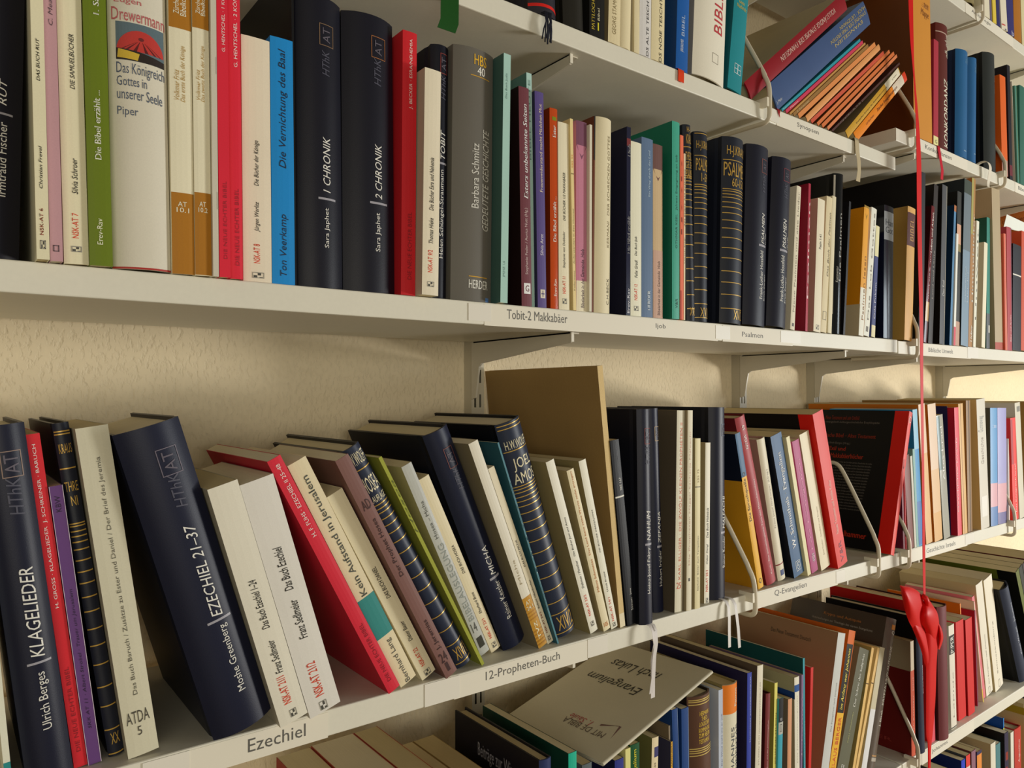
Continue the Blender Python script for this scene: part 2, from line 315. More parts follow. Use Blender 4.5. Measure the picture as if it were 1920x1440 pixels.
ROWS = {
 'A1': [
  ('thick navy hardcover cut by the left photo edge,top shelf but one','H',0.013,0.0912,-0.013,0.0307,0.245,0.17,0.0004,'13131f','13131f','','','book',(('T','Irmtraud Fischer',0.041,0.0904,0.56,0.72,'d6d4cc',''),('T','RUT',0.1018,0.1191,0.56,0.7,'dcdad2','i'),('B',0.0968,0.0954,0.4600000000000001,0.82,'9a98a0'))),
  ('cream paperback with red number 6 beside the thin pink book','P',0.0522,0.0908,0.0274,0.0074,0.205,0.135,-0.0118,'e0d9b8','e0d9b8','','','book',(('T','DAS BUCH RUT',0.1185,0.1468,0.34,0.6,'34322d','ib'),('T','Christian Frevel',0.047,0.0753,0.34,0.6,'34322d','ib'),('T','NSK-AT 6',0.0161,0.0338,0.3,0.58,'d8482c','b'),('O',0.0126,0.0069,0.3,0.72,'8a877c'),('B',0.0098,0.0073,0.3504,0.47639999999999993,'4c4b45'),('B',0.0122,0.0098,0.49319999999999997,0.6108,'4c4b45'),('B',0.0083,0.0073,0.552,0.6696,'4c4b45'))),
  ('thin dusty pink paperback between two cream paperbacks','P',0.0602,0.0908,0.0293,0.0074,0.21,0.13,-0.009,'bd9299','bd9299','','','book',(('T','C. Mea',0.1588,0.176,0.36,0.7,'54424a','i'),('O',0.0108,0.0065,0.25,0.72,'54424a'))),
  ('cream paperback with red number 7 left of the green book','P',0.0689,0.0908,0.0312,0.0149,0.205,0.135,-0.0036,'e0d9b8','e0d9b8','','','book',(('T','DIE SAMUELBÜCHER',0.1207,0.1585,0.4,0.64,'34322d','ib'),('T','Silvia Schroer',0.0483,0.073,0.4,0.64,'34322d','ib'),('T','NSK-AT 7',0.0178,0.0351,0.36,0.62,'d8482c','b'),('O',0.0123,0.0083,0.3,0.72,'8a877c'),('B',0.0103,0.0086,0.3504,0.47639999999999993,'4c4b45'),('B',0.0119,0.0103,0.49319999999999997,0.6108,'4c4b45'),('B',0.0093,0.0086,0.552,0.6696,'4c4b45'))),
  ('grass green paperback with white lettering','P',0.084,0.0908,0.0291,0.0143,0.212,0.14,-0.0065,'66771a','66771a','','','book',(('T','1. Sa',0.1756,0.1879,0.42,0.68,'eef0d6','b'),('T','Die Bibel erzählt ...',0.0742,0.1228,0.34,0.62,'eef0d6','b'),('T','Erev-Rav',0.0148,0.033,0.34,0.58,'e3e8c8',''))),
  ('wide off-white jacketed book with a small red and yellow picture on its spine','J',0.0991,0.0908,0.024,0.0387,0.215,0.14,-0.0054,'d2ccba','d2ccba','','','book',(('X','Eugen',0.1949,0.1895,0.1,0.55,'b5595c','s'),('X','Drewermann',0.1872,0.1779,0.06,0.97,'b5595c','s'),('IM',0.1771,0.1498,0.12,0.95),('X','Das Königreich',0.1479,0.1378,0.12,0.95,'4a5568','s'),('X','Gottes in',0.1382,0.1313,0.12,0.62,'4a5568','s'),('X','unserer Seele',0.1294,0.1217,0.12,0.9,'4a5568','s'),('X','Piper',0.1163,0.1085,0.12,0.46,'4a5568','s'),('B',0.0014,0.0,0.0,1.0,'a8342c'))),
  ('cream paperback with gold band top and bottom,numbered 10.1','P',0.1382,0.0908,0.0179,0.0158,0.235,0.155,-0.0032,'e6dcc0','e6dcc0','','','book',(('B',0.2294,0.1838,0.0,1.0,'a87020'),('B',0.0607,0.0,0.0,1.0,'a87020'),('X','AT',0.054,0.0504,0.28,0.68,'f0e6cc','s'),('X','10.1',0.0496,0.046,0.22,0.78,'f0e6cc','s'),('T','Zürcher',0.1946,0.207,0.2,0.45,'f0e6cc','s'),('T','Bibelkom',0.1938,0.2102,0.5,0.78,'f0e6cc','s'),('T','Volkmar Fritz',0.1298,0.1526,0.2,0.42,'a8843c','is'),('T','Das erste Buch der Könige',0.129,0.171,0.48,0.74,'a8843c','is'))),
  ('cream paperback with gold band top and bottom,numbered 10.2','P',0.1542,0.0908,0.0156,0.0119,0.235,0.155,-0.0043,'e6dcc0','e6dcc0','','','book',(('B',0.234,0.1877,0.0,1.0,'a87020'),('B',0.0629,0.0005,0.0,1.0,'a87020'),('X','AT',0.056,0.0523,0.28,0.68,'f0e6cc','s'),('X','10.2',0.0515,0.0479,0.22,0.78,'f0e6cc','s'),('T','Zürcher',0.1987,0.2113,0.2,0.45,'f0e6cc','s'),('T','Bibelkom',0.1979,0.2145,0.5,0.78,'f0e6cc','s'),('T','Volkmar Fritz',0.133,0.1561,0.2,0.42,'a8843c','is'),('T','Das zweite Buch der Könige',0.1321,0.1747,0.48,0.74,'a8843c','is'))),
  ('thin off-white stapled booklet left of two red booklets','P',0.1663,0.0908,0.0132,0.0042,0.238,0.15,-0.0069,'c9c3b2','c9c3b2','','','book',(('B',0.1681,0.155,0.8,0.92,'a8a498'),('B',0.0645,0.0515,0.8,0.92,'a8a498'))),
  ('left of two bright red paperbacks beside the cream paperback numbered 8','P',0.171,0.0908,0.0146,0.0083,0.24,0.17,-0.0069,'d8283c','d8283c','','','book',(('T','G. HENTSCHEL · 1 KÖNIGE',0.1736,0.2258,0.36,0.72,'f2d8d4','s'),('T','DIE NEUE ECHTER BIBEL',0.014,0.0738,0.4,0.72,'96202c','s'))),
  ('right of two bright red paperbacks beside the cream paperback numbered 8','P',0.1803,0.0908,0.0137,0.0094,0.24,0.17,-0.0038,'d8283c','d8283c','','','book',(('T','G. HENTSCHEL · 2 KÖNIGE',0.1654,0.2285,0.36,0.72,'f2d8d4','s'),('T','DIE NEUE ECHTER BIBEL',0.0105,0.0704,0.4,0.72,'96202c','s'))),
  ('cream paperback with red number 8 left of the blue book','P',0.1923,0.0908,0.012,0.0228,0.1966,0.135,0.003,'e2d6bf','e2d6bf','','','book',(('T','Die Bücher der Könige',0.0771,0.1136,0.4,0.6,'34322d','ib'),('T','Jürgen Werlitz',0.0403,0.0643,0.4,0.6,'34322d','ib'),('T','NSK-AT 8',0.015,0.0304,0.36,0.58,'d8482c','b'),('O',0.0078,0.0031,0.3,0.72,'8a877c'),('B',0.0054,0.0035,0.3504,0.47639999999999993,'4c4b45'),('B',0.0073,0.0054,0.49319999999999997,0.6108,'4c4b45'),('B',0.0042,0.0035,0.552,0.6696,'4c4b45'))),
  ('bright blue paperback with dark lettering','P',0.2155,0.0908,0.0117,0.019,0.2023,0.14,0.003,'1d86cc','1d86cc','','','book',(('T','Die Vernichtung des Baal',0.0954,0.193,0.34,0.74,'1a2236','i'),('T','Ton Veerkamp',0.0068,0.0575,0.34,0.72,'1a2236','i'))),
  ('tall black folder standing behind the first wide navy hardcover','P',0.2351,0.0908,0.0137,0.002,0.272,0.19,0.006,'101012','0e0e10','','','book',()),
  ('thick navy hardcover with orange box,first of the pair right of the blue book','H',0.2373,0.0908,0.0117,0.0433,0.248,0.17,0.003,'13131f','13131f','','','book',(('T','Sara Japhet',0.0343,0.0682,0.54,0.66,'d6d4cc',''),('T','1 CHRONIK',0.0814,0.1285,0.52,0.68,'dcdad2','i'),('B',0.0768,0.075,0.42000000000000004,0.8,'9a98a0'),('T','HThK',0.1811,0.2024,0.52,0.68,'4a4a58','i'),('O',0.2251,0.2065,0.47,0.78,'7c6248'),('T','AT',0.2097,0.222,0.54,0.7,'5b5560',''))),
  ('thick navy hardcover with orange box,second of the pair left of the red book','H',0.2811,0.0908,0.0096,0.0506,0.247,0.17,0.003,'13131f','13131f','','','book',(('T','Sara Japhet',0.0366,0.0712,0.54,0.66,'d6d4cc',''),('T','2 CHRONIK',0.0835,0.1323,0.54,0.68,'dcdad2','i'),('B',0.0807,0.0788,0.44000000000000006,0.8,'9a98a0'),('T','HThK',0.185,0.2092,0.54,0.68,'4a4a58','i'),('O',0.2287,0.2092,0.49,0.78,'9a6236'),('T','AT',0.2126,0.2254,0.56,0.7,'5b5560',''))),
  ('slim bright red paperback beside the second wide navy hardcover','P',0.3319,0.0909,-0.0086,0.0147,0.2418,0.17,-0.0003,'c8242c','c8242c','','','book',(('T','J. BECKER · ESRA/NEHEMIA',0.1707,0.2351,0.46,0.72,'f0cfc8','s'),('T','DIE NEUE ECHTER BIBEL',0.0144,0.0758,0.42,0.7,'8c1a22','s'))),
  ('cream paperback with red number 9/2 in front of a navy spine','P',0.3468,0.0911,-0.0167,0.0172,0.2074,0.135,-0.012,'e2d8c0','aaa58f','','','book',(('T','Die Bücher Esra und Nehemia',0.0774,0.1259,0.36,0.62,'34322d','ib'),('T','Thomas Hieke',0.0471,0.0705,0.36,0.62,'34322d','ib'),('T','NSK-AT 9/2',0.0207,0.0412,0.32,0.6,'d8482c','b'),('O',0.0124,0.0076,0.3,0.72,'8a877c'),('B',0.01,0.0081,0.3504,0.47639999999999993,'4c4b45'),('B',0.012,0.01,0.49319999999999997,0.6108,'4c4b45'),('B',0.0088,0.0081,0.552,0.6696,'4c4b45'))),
  ('navy hardcover half hidden behind the cream paperback numbered 9/2','H',0.3701,0.0911,-0.0137,0.0201,0.246,0.17,0.012,'12131f','12131f','','','book',(('T','Helen Schüngel-Straumann',0.0402,0.1254,0.44,0.72,'d6d4cc',''),('T','TOBIT',0.1357,0.1636,0.46,0.74,'dcdad2','i'),('B',0.1326,0.1306,0.36,0.86,'9a98a0'),('T','HThK',0.1935,0.2173,0.46,0.74,'4a4a58','i'),('O',0.2381,0.2184,0.41,0.84,'8a3a34'),('T','AT',0.222,0.2344,0.48,0.76,'5b5560',''))),
  ('wide taupe grey hardcover with yellow HBS 40 on its spine','J',0.3904,0.0915,-0.0145,0.0479,0.2487,0.16,0.003,'66625a','66625a','','','book',(('X','HBS',0.2431,0.2326,0.44,0.76,'dfae2c','b'),('X','40',0.2315,0.2231,0.52,0.72,'e2e0d6','b'),('B',0.222,0.2212,0.36,0.86,'c99a30'),('T','Barbara Schmitz',0.0915,0.1551,0.4,0.58,'cfccc2','s'),('T','GEDEUTETE GESCHICHTE',0.0706,0.1708,0.68,0.86,'c6c3b8','is'),('B',0.0247,0.0238,0.36,0.84,'c99a30'),('X','HERDER',0.021,0.0127,0.36,0.86,'dedcd2','b'),('B',0.0048,0.0007,0.8,0.9,'5a80b8'))),
  ('slim pale turquoise booklet right of the taupe hardcover','P',0.4386,0.091,-0.0201,0.0088,0.2485,0.16,-0.0069,'a5c9bf','3f5f58','','','book',(('T','Das Buch Judit',0.2036,0.2288,0.3,0.62,'5d7a74','s'),('T','JM(HZ 1,6',0.0253,0.0412,0.3,0.62,'5d7a74','s'))),
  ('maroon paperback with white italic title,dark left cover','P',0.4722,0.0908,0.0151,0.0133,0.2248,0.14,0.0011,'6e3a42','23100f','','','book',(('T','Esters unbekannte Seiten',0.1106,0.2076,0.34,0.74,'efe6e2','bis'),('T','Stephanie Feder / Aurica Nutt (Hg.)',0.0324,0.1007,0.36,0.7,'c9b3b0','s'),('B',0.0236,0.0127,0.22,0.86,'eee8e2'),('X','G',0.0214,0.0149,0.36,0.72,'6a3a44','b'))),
  ('slim pale turquoise booklet behind the maroon paperback','P',0.4876,0.0908,0.0136,0.0069,0.245,0.16,0.008,'a9cac2','557c74','','','book',(('T','BIBEL HEUTE',0.1542,0.2378,0.3,0.7,'6a8a84','s'),)),
  ('violet paperback with cream title between turquoise and orange spines','P',0.495,0.0908,0.0149,0.0118,0.2261,0.14,0.003,'584a84','2e2748','','','book',(('T','Frauenwiderstand macht Mädchen Mut',0.1212,0.2134,0.4,0.72,'d9c9b0','s'),('T','Silvia Arzt',0.0548,0.0771,0.34,0.68,'d8d2dc',''),('B',0.0191,0.0102,0.3,0.84,'d9d2c0'),('X','+',0.018,0.0113,0.4,0.74,'4c4072','b'))),
  ('burnt orange paperback with white lettering','P',0.5125,0.0908,0.0024,0.0107,0.2134,0.14,0.003,'bd4a1c','8a3210','gloss','','book',(('T','Ester',0.1828,0.1953,0.34,0.74,'f6ead8','b'),('T','Die Bibel erzählt ...',0.0716,0.1198,0.34,0.74,'f6ead8','b'),('T','Erev-Rav',0.0139,0.032,0.4,0.74,'f0dcc8',''),('B',0.2044,0.2005,0.3,0.85,'7c8a2a'))),
  ('cream paperback with red number 11 right of the orange spine','P',0.5235,0.0908,0.003,0.0148,0.2006,0.135,0.0019,'e4dabd','e4dabd','','','book',(('T','DIE BÜCHER 1/2 MAKKABÄER',0.0953,0.1468,0.36,0.62,'34322d','ib'),('T','Stephanie von Dobbeler',0.0445,0.0839,0.36,0.62,'34322d','ib'),('T','NSK-AT 11',0.0171,0.0353,0.32,0.6,'d8482c','b'),('O',0.0119,0.0062,0.3,0.72,'8a877c'),('B',0.0091,0.0068,0.3504,0.47639999999999993,'4c4b45'),('B',0.0114,0.0091,0.49319999999999997,0.6108,'4c4b45'),('B',0.0076,0.0068,0.552,0.6696,'4c4b45'))),
  ('narrow straw yellow paperback between cream and mauve spines','P',0.5417,0.0908,0.0189,0.0041,0.2065,0.13,0.0,'e4cd92','e4cd92','','','book',(('T','SBS 95',0.1534,0.1678,0.3,0.7,'d08a3c',''),('T','Auferstanden in den Himmel',0.05,0.1092,0.34,0.72,'6b5c3c','s'),('T','Kellermann',0.0213,0.0425,0.34,0.72,'6b5c3c','s'),('B',0.1477,0.1465,0.0,1.0,'8a7a50'))),
  ('pink and mauve paperback with an arrow pointing down,cream foot','P',0.5482,0.0909,-0.0048,0.0154,0.2078,0.145,0.0021,'c07c92','c07c92','','','book',(('B',0.2078,0.1814,0.0,1.0,'7a4c62'),('A',0.1814,0.1662,0.0,1.0,'7a4c62'),('B',0.0226,0.0,0.0,1.0,'e2d8bc'),('A',0.0331,0.022,0.0,1.0,'c07c92'),('B',0.0331,0.022,0.0,1.0,'e2d8bc'),('A',0.0334,0.0222,0.0,1.0,'c07c92'),('T','Bibelarbeit in der Gemeinde  Hiob',0.004,0.068,0.42,0.72,'4a2a3a','b'))),
  ('narrow off-white booklet right of the pink and mauve paperback','P',0.5637,0.0908,-0.0089,0.0035,0.2057,0.14,-0.0016,'d6d0bc','d6d0bc','','','book',()),
  ('narrow brown and black striped booklet left of the ivory hardcover','P',0.5749,0.0908,-0.0203,0.002,0.2205,0.14,0.006,'6b3a26','6b3a26','','','book',(('B',0.2205,0.171,0.0,1.0,'262220'),)),
  ('ivory hardcover with brown capitals running up its spine','J',0.5775,0.0912,-0.0186,0.0242,0.22,0.13,0.002,'ddd2b0','ddd2b0','','','book',(('T','KERMANI',0.0743,0.1037,0.66,0.84,'8a7c5c','s'),('T','DER SCHRECKEN GOTTES',0.1109,0.2007,0.66,0.84,'8a7c5c','s'),('T','C.H.BECK',0.0097,0.0396,0.66,0.84,'5c5442','s'))),
  ('dark navy paperback showing its left cover beside the ivory hardcover','P',0.6259,0.0909,-0.0131,0.0065,0.2184,0.14,0.003,'23253c','1c1d30','gloss','','book',(('B',0.205,0.1963,0.0,1.0,'7a3a3c'),('T','Hiob',0.1845,0.1982,0.2,0.9,'e2e2e6','b'),('T','Die Bibel erzählt ...',0.0719,0.1207,0.2,0.9,'e2e2e6','b'),('T','Erev-Rav',0.003,0.0313,0.25,0.85,'d2d2da',''))),
  ('cream paperback with red number 12 between navy and slate blue spines','P',0.6338,0.0909,-0.0074,0.018,0.2034,0.135,0.003,'e8e0c8','e8e0c8','','','book',(('T','Das Buch Ijob',0.0703,0.0927,0.36,0.62,'34322d','ib'),('T','Felix Gradl',0.0448,0.0653,0.36,0.62,'34322d','ib'),('T','NSK-AT 12',0.0187,0.0374,0.32,0.6,'d8482c','b'),('O',0.0119,0.0063,0.3,0.72,'8a877c'),('B',0.0091,0.007,0.3504,0.47639999999999993,'4c4b45'),('B',0.0113,0.0091,0.49319999999999997,0.6108,'4c4b45'),('B',0.0077,0.007,0.552,0.6696,'4c4b45'))),
  ('slate blue paperback with white lettering','P',0.6521,0.091,-0.0093,0.0194,0.2119,0.13,0.003,'5c7290','5c7290','','','book',(('T','Ein Weg durch das Leid',0.1431,0.1976,0.55,0.78,'a9bccc','s'),('T','HERDER',0.0088,0.0315,0.5,0.74,'dce4ea','b'))),
  ('beige paperback with a brown arrow at its top,left of the green hardcover','P',0.6723,0.0909,-0.0064,0.0168,0.2081,0.145,0.003,'c9ae86','c9ae86','','','book',(('B',0.2081,0.1782,0.0,1.0,'6e4e48'),('A',0.1782,0.1641,0.0,1.0,'6e4e48'),('B',0.0809,0.0,0.0,1.0,'c4a08c'),('T','Bibelarbeit in der Gemeinde  Hiob',0.0038,0.0682,0.42,0.7,'54382c','b'))),
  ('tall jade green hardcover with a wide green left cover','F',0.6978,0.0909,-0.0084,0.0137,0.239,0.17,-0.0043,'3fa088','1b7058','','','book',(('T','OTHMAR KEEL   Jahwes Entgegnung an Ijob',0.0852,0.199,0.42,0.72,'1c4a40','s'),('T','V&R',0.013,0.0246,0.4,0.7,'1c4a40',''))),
  ('thin salmon booklet right of the jade green hardcover','P',0.7118,0.0909,-0.0097,0.0057,0.2246,0.14,-0.0044,'e8704e','e8704e','','','book',(('T','Ijob',0.1033,0.1945,0.3,0.7,'8a3a28',''),('B',0.0351,0.0,0.0,0.5,'b8422c'))),
  ('slim cream paperback with dark title,left of the gold-ruled navy books','P',0.7205,0.0908,-0.0129,0.0024,0.2043,0.125,-0.0028,'e2d6b4','e2d6b4','','','book',(('T','Ulrich Kägi',0.0692,0.1006,0.2,0.8,'4a4434',''),('T','AM ENDT AM ANFANG',0.1144,0.1846,0.2,0.8,'4a4434',''))),
  ('narrowest of three upright gold-ruled navy volumes,beside the cream spine','H',0.7311,0.0908,0.0263,0.0153,0.2417,0.17,-0.0021,'1b1f2b','1b1f2b','','','book',(('L',0.214,'c9a24c',0.0009),('L',0.1784,'c9a24c',0.0009),('L',0.1757,'c9a24c',0.0009),('L',0.172,'c9a24c',0.0009),('L',0.1679,'c9a24c',0.0009),('L',0.1622,'c9a24c',0.0009),('L',0.156,'c9a24c',0.0009),('L',0.1489,'c9a24c',0.0009),('L',0.14,'c9a24c',0.0009),('L',0.1302,'c9a24c',0.0009),('L',0.1188,'c9a24c',0.0009),('L',0.1062,'c9a24c',0.0009),('L',0.0937,'c9a24c',0.0009),('L',0.0777,'c9a24c',0.0009),('L',0.064,'c9a24c',0.0009),('L',0.0491,'c9a24c',0.0009),('L',0.032,'c9a24c',0.0009),('L',0.0148,'c9a24c',0.0009),('X','H-J.',0.239,0.2305,0.3,0.78,'c9a24c',''),('X','KRAUS',0.2298,0.218,0.22,0.9,'c9a24c',''),('X','THEOLO',0.2081,0.1976,0.15,0.9,'c9a24c',''),('X','GIE DER',0.1963,0.1877,0.15,0.9,'c9a24c',''),('X','PSALMEN',0.1864,0.1759,0.15,0.9,'c9a24c',''),('X','XV/3',0.0167,0.0062,0.2,0.85,'c9a24c',''))),
  ('gold-ruled navy volume marked 1-59,middle of the three upright ones','H',0.7475,0.091,-0.0082,0.0263,0.2388,0.17,-0.0021,'1b1f2b','1b1f2b','','','book',(('L',0.2364,'c9a24c',0.0009),('L',0.2085,'c9a24c',0.0009),('L',0.172,'c9a24c',0.0009),('L',0.1692,'c9a24c',0.0009),('L',0.1654,'c9a24c',0.0009),('L',0.1612,'c9a24c',0.0009),('L',0.1554,'c9a24c',0.0009),('L',0.1491,'c9a24c',0.0009),('L',0.1418,'c9a24c',0.0009),('L',0.1327,'c9a24c',0.0009),('L',0.1227,'c9a24c',0.0009),('L',0.111,'c9a24c',0.0009),('L',0.0982,'c9a24c',0.0009),('L',0.0854,'c9a24c',0.0009),('L',0.069,'c9a24c',0.0009),('L',0.0551,'c9a24c',0.0009),('L',0.04,'c9a24c',0.0009),('L',0.0225,'c9a24c',0.0009),('L',0.0051,'c9a24c',0.0009),('X','H-J.KRAUS',0.2274,0.2146,0.1,0.92,'c9a24c',''),('X','PSALMEN',0.2051,0.1896,0.08,0.92,'c9a24c',''),('X','1-59',0.1869,0.1761,0.32,0.8,'c9a24c',''),('X','XV/1',0.0177,0.0063,0.25,0.85,'c9a24c',''))),
  ('gold-ruled navy volume marked 60-150,widest of the three upright ones','H',0.7954,0.0924,-0.0349,0.0453,0.2426,0.175,-0.0071,'1c202c','1c202c','','','book',(('L',0.2119,'c9a24c',0.0009),('L',0.1738,'c9a24c',0.0009),('L',0.1709,'c9a24c',0.0009),('L',0.167,'c9a24c',0.0009),('L',0.1627,'c9a24c',0.0009),('L',0.1566,'c9a24c',0.0009),('L',0.15,'c9a24c',0.0009),('L',0.1425,'c9a24c',0.0009),('L',0.133,'c9a24c',0.0009),('L',0.1226,'c9a24c',0.0009),('L',0.1104,'c9a24c',0.0009),('L',0.0971,'c9a24c',0.0009),('L',0.0838,'c9a24c',0.0009),('L',0.0669,'c9a24c',0.0009),('L',0.0524,'c9a24c',0.0009),('L',0.0367,'c9a24c',0.0009),('L',0.0186,'c9a24c',0.0009),('X','H-J.KRAUS',0.2309,0.2154,0.12,0.92,'c9a24c',''),('X','PSALMEN',0.2091,0.1908,0.05,0.95,'c9a24c',''),('X','60-150',0.1887,0.1775,0.28,0.85,'c9a24c',''),('X','XV/2',0.0171,0.0047,0.4,0.85,'c9a24c',''))),
  ('left of two upright navy hardcovers with small boxes,right of the gold-ruled volumes','H',0.8479,0.0934,-0.0511,0.0502,0.2445,0.17,-0.0046,'171828','171828','','','book',(('T','Frank-Lothar Hossfeld',0.0365,0.1016,0.48,0.62,'d6d4cc',''),('T','PSALMEN',0.1117,0.1532,0.52,0.66,'dcdad2','i'),('B',0.1103,0.1074,0.42000000000000004,0.78,'9a98a0'),('T','HThK',0.1817,0.2073,0.52,0.66,'4a4a58','i'),('O',0.2271,0.208,0.47,0.76,'8a4a3c'),('T','AT',0.2131,0.2219,0.54,0.68,'5b5560',''),('T','Erich Zenger',0.035,0.0711,0.7,0.8,'c9c7c0',''),('T','51-100',0.1117,0.127,0.72,0.8,'b9b7b0',''))),
  ('right of two upright navy hardcovers with small boxes,left of the slim cream spine','H',0.8984,0.0943,-0.0767,0.0454,0.2371,0.17,-0.007,'171828','171828','','','book',(('T','Frank-Lothar Hossfeld',0.0359,0.0993,0.38,0.54,'d6d4cc',''),('T','PSALMEN',0.1106,0.1512,0.42,0.6,'dcdad2','i'),('B',0.1083,0.1053,0.31999999999999995,0.72,'9a98a0'),('T','HThK',0.1807,0.2011,0.42,0.6,'4a4a58','i'),('O',0.2224,0.2042,0.37,0.7,'8a343c'),('T','AT',0.2095,0.2171,0.44,0.62,'5b5560',''),('T','Erich Zenger',0.0344,0.0709,0.62,0.74,'c9c7c0',''),('T','101-150',0.1106,0.1271,0.66,0.75,'b9b7b0',''))),
  ('slim cream paperback right of the two boxed navy hardcovers','P',0.9554,0.0919,-0.0961,0.011,0.2084,0.14,0.0,'ddd4bc','ddd4bc','','','book',(('T','Neue Psalmen und alte Lieder',0.0256,0.2002,0.35,0.65,'8a8270',''),('B',0.0095,0.0049,0.3,0.7,'55504a'))),
  ('dark crimson paperback with crimson left cover among pale spines','P',0.9932,0.0911,-0.0568,0.0056,0.2169,0.15,0.0,'a81c38','7c1026','','','book',(('T','Psalmen',0.0476,0.1887,0.2,0.8,'e8c8c8',''),)),
  ('cream paperback with dusty pink left cover,small stamp at its foot','P',1.0155,0.0923,-0.079,0.0192,0.1987,0.135,0.0,'e4dac0','c29a88','','','book',(('T','Psalm 1-41',0.1236,0.1453,0.35,0.65,'34322d','b'),('O',0.0105,0.0034,0.3,0.72,'8a877c'),('B',0.007,0.0042,0.3504,0.47639999999999993,'4c4b45'),('B',0.0098,0.007,0.49319999999999997,0.6108,'4c4b45'),('B',0.0052,0.0042,0.552,0.6696,'4c4b45'))),
  ('cream paperback with brown script title left of the glossy black book','P',1.0352,0.0924,-0.1007,0.0154,0.2062,0.14,0.0,'d8caa4','d8caa4','','','book',(('T','Das Buch der Psalmen',0.0849,0.1827,0.55,0.85,'5d5238','i'),('O',0.0316,0.0188,0.2,0.8,'4c4636'))),
  ('narrow ivory booklet touching the glossy black book','P',1.0547,0.0917,-0.082,0.0107,0.2093,0.14,0.0,'d9cfae','d9cfae','','','book',()),
  ('tall glossy black book with chipped white edges','H',1.0709,0.0923,-0.0571,0.0265,0.2463,0.206,0.0,'14171a','0c0d0e','gloss','','book',(('T','Die Psalmen',0.0808,0.1854,0.4,0.6,'a8a8a2',''),('B',0.2435,0.0293,0.02,0.1,'c8c4b8'),('T','Kommentar',0.0784,0.103,0.2,0.35,'b8b8b0',''))),
  ('narrow black booklet right of the glossy black book','P',1.1054,0.0914,-0.1049,0.0054,0.2112,0.14,0.004,'161418','161418','','','book',()),
  ('orange paperback with orange left cover and pale foot','P',1.1447,0.0925,-0.1098,0.0157,0.2067,0.15,0.0,'eea024','d98a10','','','book',(('B',0.0767,0.0,0.0,1.0,'e9e2d4'),('A',0.2102,0.1874,0.0,1.0,'9a7a24'),('CB',0,1,0.0,0.24,'c7b490'),('T','Psalmen lesen',0.0253,0.1284,0.4,0.8,'8a5a18',''))),
  ('slim white paperback right of the orange paperback','P',1.1615,0.0932,-0.1417,0.0167,0.2103,0.15,0.0,'e9e4d6','e9e4d6','','','book',(('T','Das Lob Gottes',0.0262,0.202,0.4,0.7,'8a8478',''),('B',0.0158,0.0072,0.3,0.7,'6a6458'))),
  ('small paperback,cream above and blue below,right of the slim white one','P',1.1851,0.0921,-0.1053,0.012,0.1823,0.125,0.0,'3c4478','3c4478','','','book',(('B',0.1823,0.132,0.0,1.0,'e2dcae'),('B',0.0191,0.0,0.0,1.0,'ddd4aa'),('T','Oda Pukem',0.0296,0.0889,0.3,0.7,'c9c9d6',''))),
  ('dark slate book with a silver label near its top','F',1.2266,0.0919,-0.035,0.0314,0.2201,0.135,0.0,'2a2e36','101216','gloss','','book',(('B',0.21,0.1628,0.0,1.0,'9aa0a4'),('X','Han',0.1975,0.1868,0.12,0.9,'3a3e44',''),('X','Got',0.1851,0.1744,0.12,0.9,'3a3e44',''))),
 ],
 'A2': [
  ('tan half-leather book with dark red label straddling the gap between shelf boards','F',1.2907,0.0915,-0.0774,0.028,0.2295,0.14,-0.004,'d9a95c','b8924a','','','book',(('B',0.2195,0.1621,0.0,1.0,'54201c'),('T','BIBEL',0.1713,0.2103,0.3,0.75,'b98a4c',''))),
  ('tall black folio with wide black left cover behind the red ribbon','P',1.3551,0.0903,-0.0521,0.0184,0.3022,0.204,0.002,'26262a','0b0b0d','','','book',()),
  ('maroon paperback leaning right,white title running up','P',1.3748,0.0911,-0.1497,0.0123,0.2498,0.14,0.002,'6a262c','3c1316','gloss','','book',(('T','Leben und Arbeit',0.1646,0.2388,0.25,0.75,'e8dcd6','b'),('B',0.0738,0.039,0.0,1.0,'c9a878'),('B',0.039,0.0,0.0,1.0,'5a3a40'),('T','zur Zeit Jesu',0.1646,0.0796,0.3,0.6,'d8ccd0',''))),
  ('tall dark brown book leaning right behind the maroon paperback','P',1.4017,0.0911,-0.1065,0.0169,0.2921,0.16,0.006,'2c231e','1c1512','','','book',(('T','Land und Leute',0.0816,0.1699,0.3,0.6,'9a9288',''),)),
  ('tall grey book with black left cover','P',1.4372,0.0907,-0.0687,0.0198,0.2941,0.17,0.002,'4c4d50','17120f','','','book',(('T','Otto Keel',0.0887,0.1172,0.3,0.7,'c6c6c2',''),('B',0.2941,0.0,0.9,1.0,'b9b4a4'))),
  ('navy blue book with a brown cap at its spine top','P',1.4772,0.0903,-0.108,0.009,0.2648,0.15,0.002,'4d7fa8','12304e','','','book',(('B',0.2648,0.2527,0.0,1.0,'a8683a'),)),
  ('thin white booklet with a pink-red foot','P',1.4894,0.0901,-0.0943,0.008,0.2108,0.13,0.0,'e9e6da','e9e6da','','','book',(('B',0.0347,0.0,0.0,1.0,'d04a5c'),)),
  ('tall black book with a peach label band','P',1.5083,0.0904,-0.0643,0.0178,0.2939,0.16,0.004,'2c2c26','101010','','','book',(('B',0.2311,0.1932,0.0,1.0,'d2a284'),('B',0.1932,0.179,0.0,1.0,'8a7a4a'),('B',0.046,0.0,0.0,1.0,'b8927c'))),
  ('tall grey-blue book with dark green cap','P',1.5283,0.0919,-0.0804,0.0323,0.3211,0.19,0.002,'7c93a6','20262a','','','book',(('B',0.3211,0.294,0.0,1.0,'3c463c'),('B',0.294,0.1837,0.0,1.0,'6b7880'),('T','Die Bibel und ihre Umwelt',0.0847,0.1527,0.3,0.45,'b2bec6',''),('T','Herder',0.0847,0.1475,0.6,0.75,'b2bec6',''))),
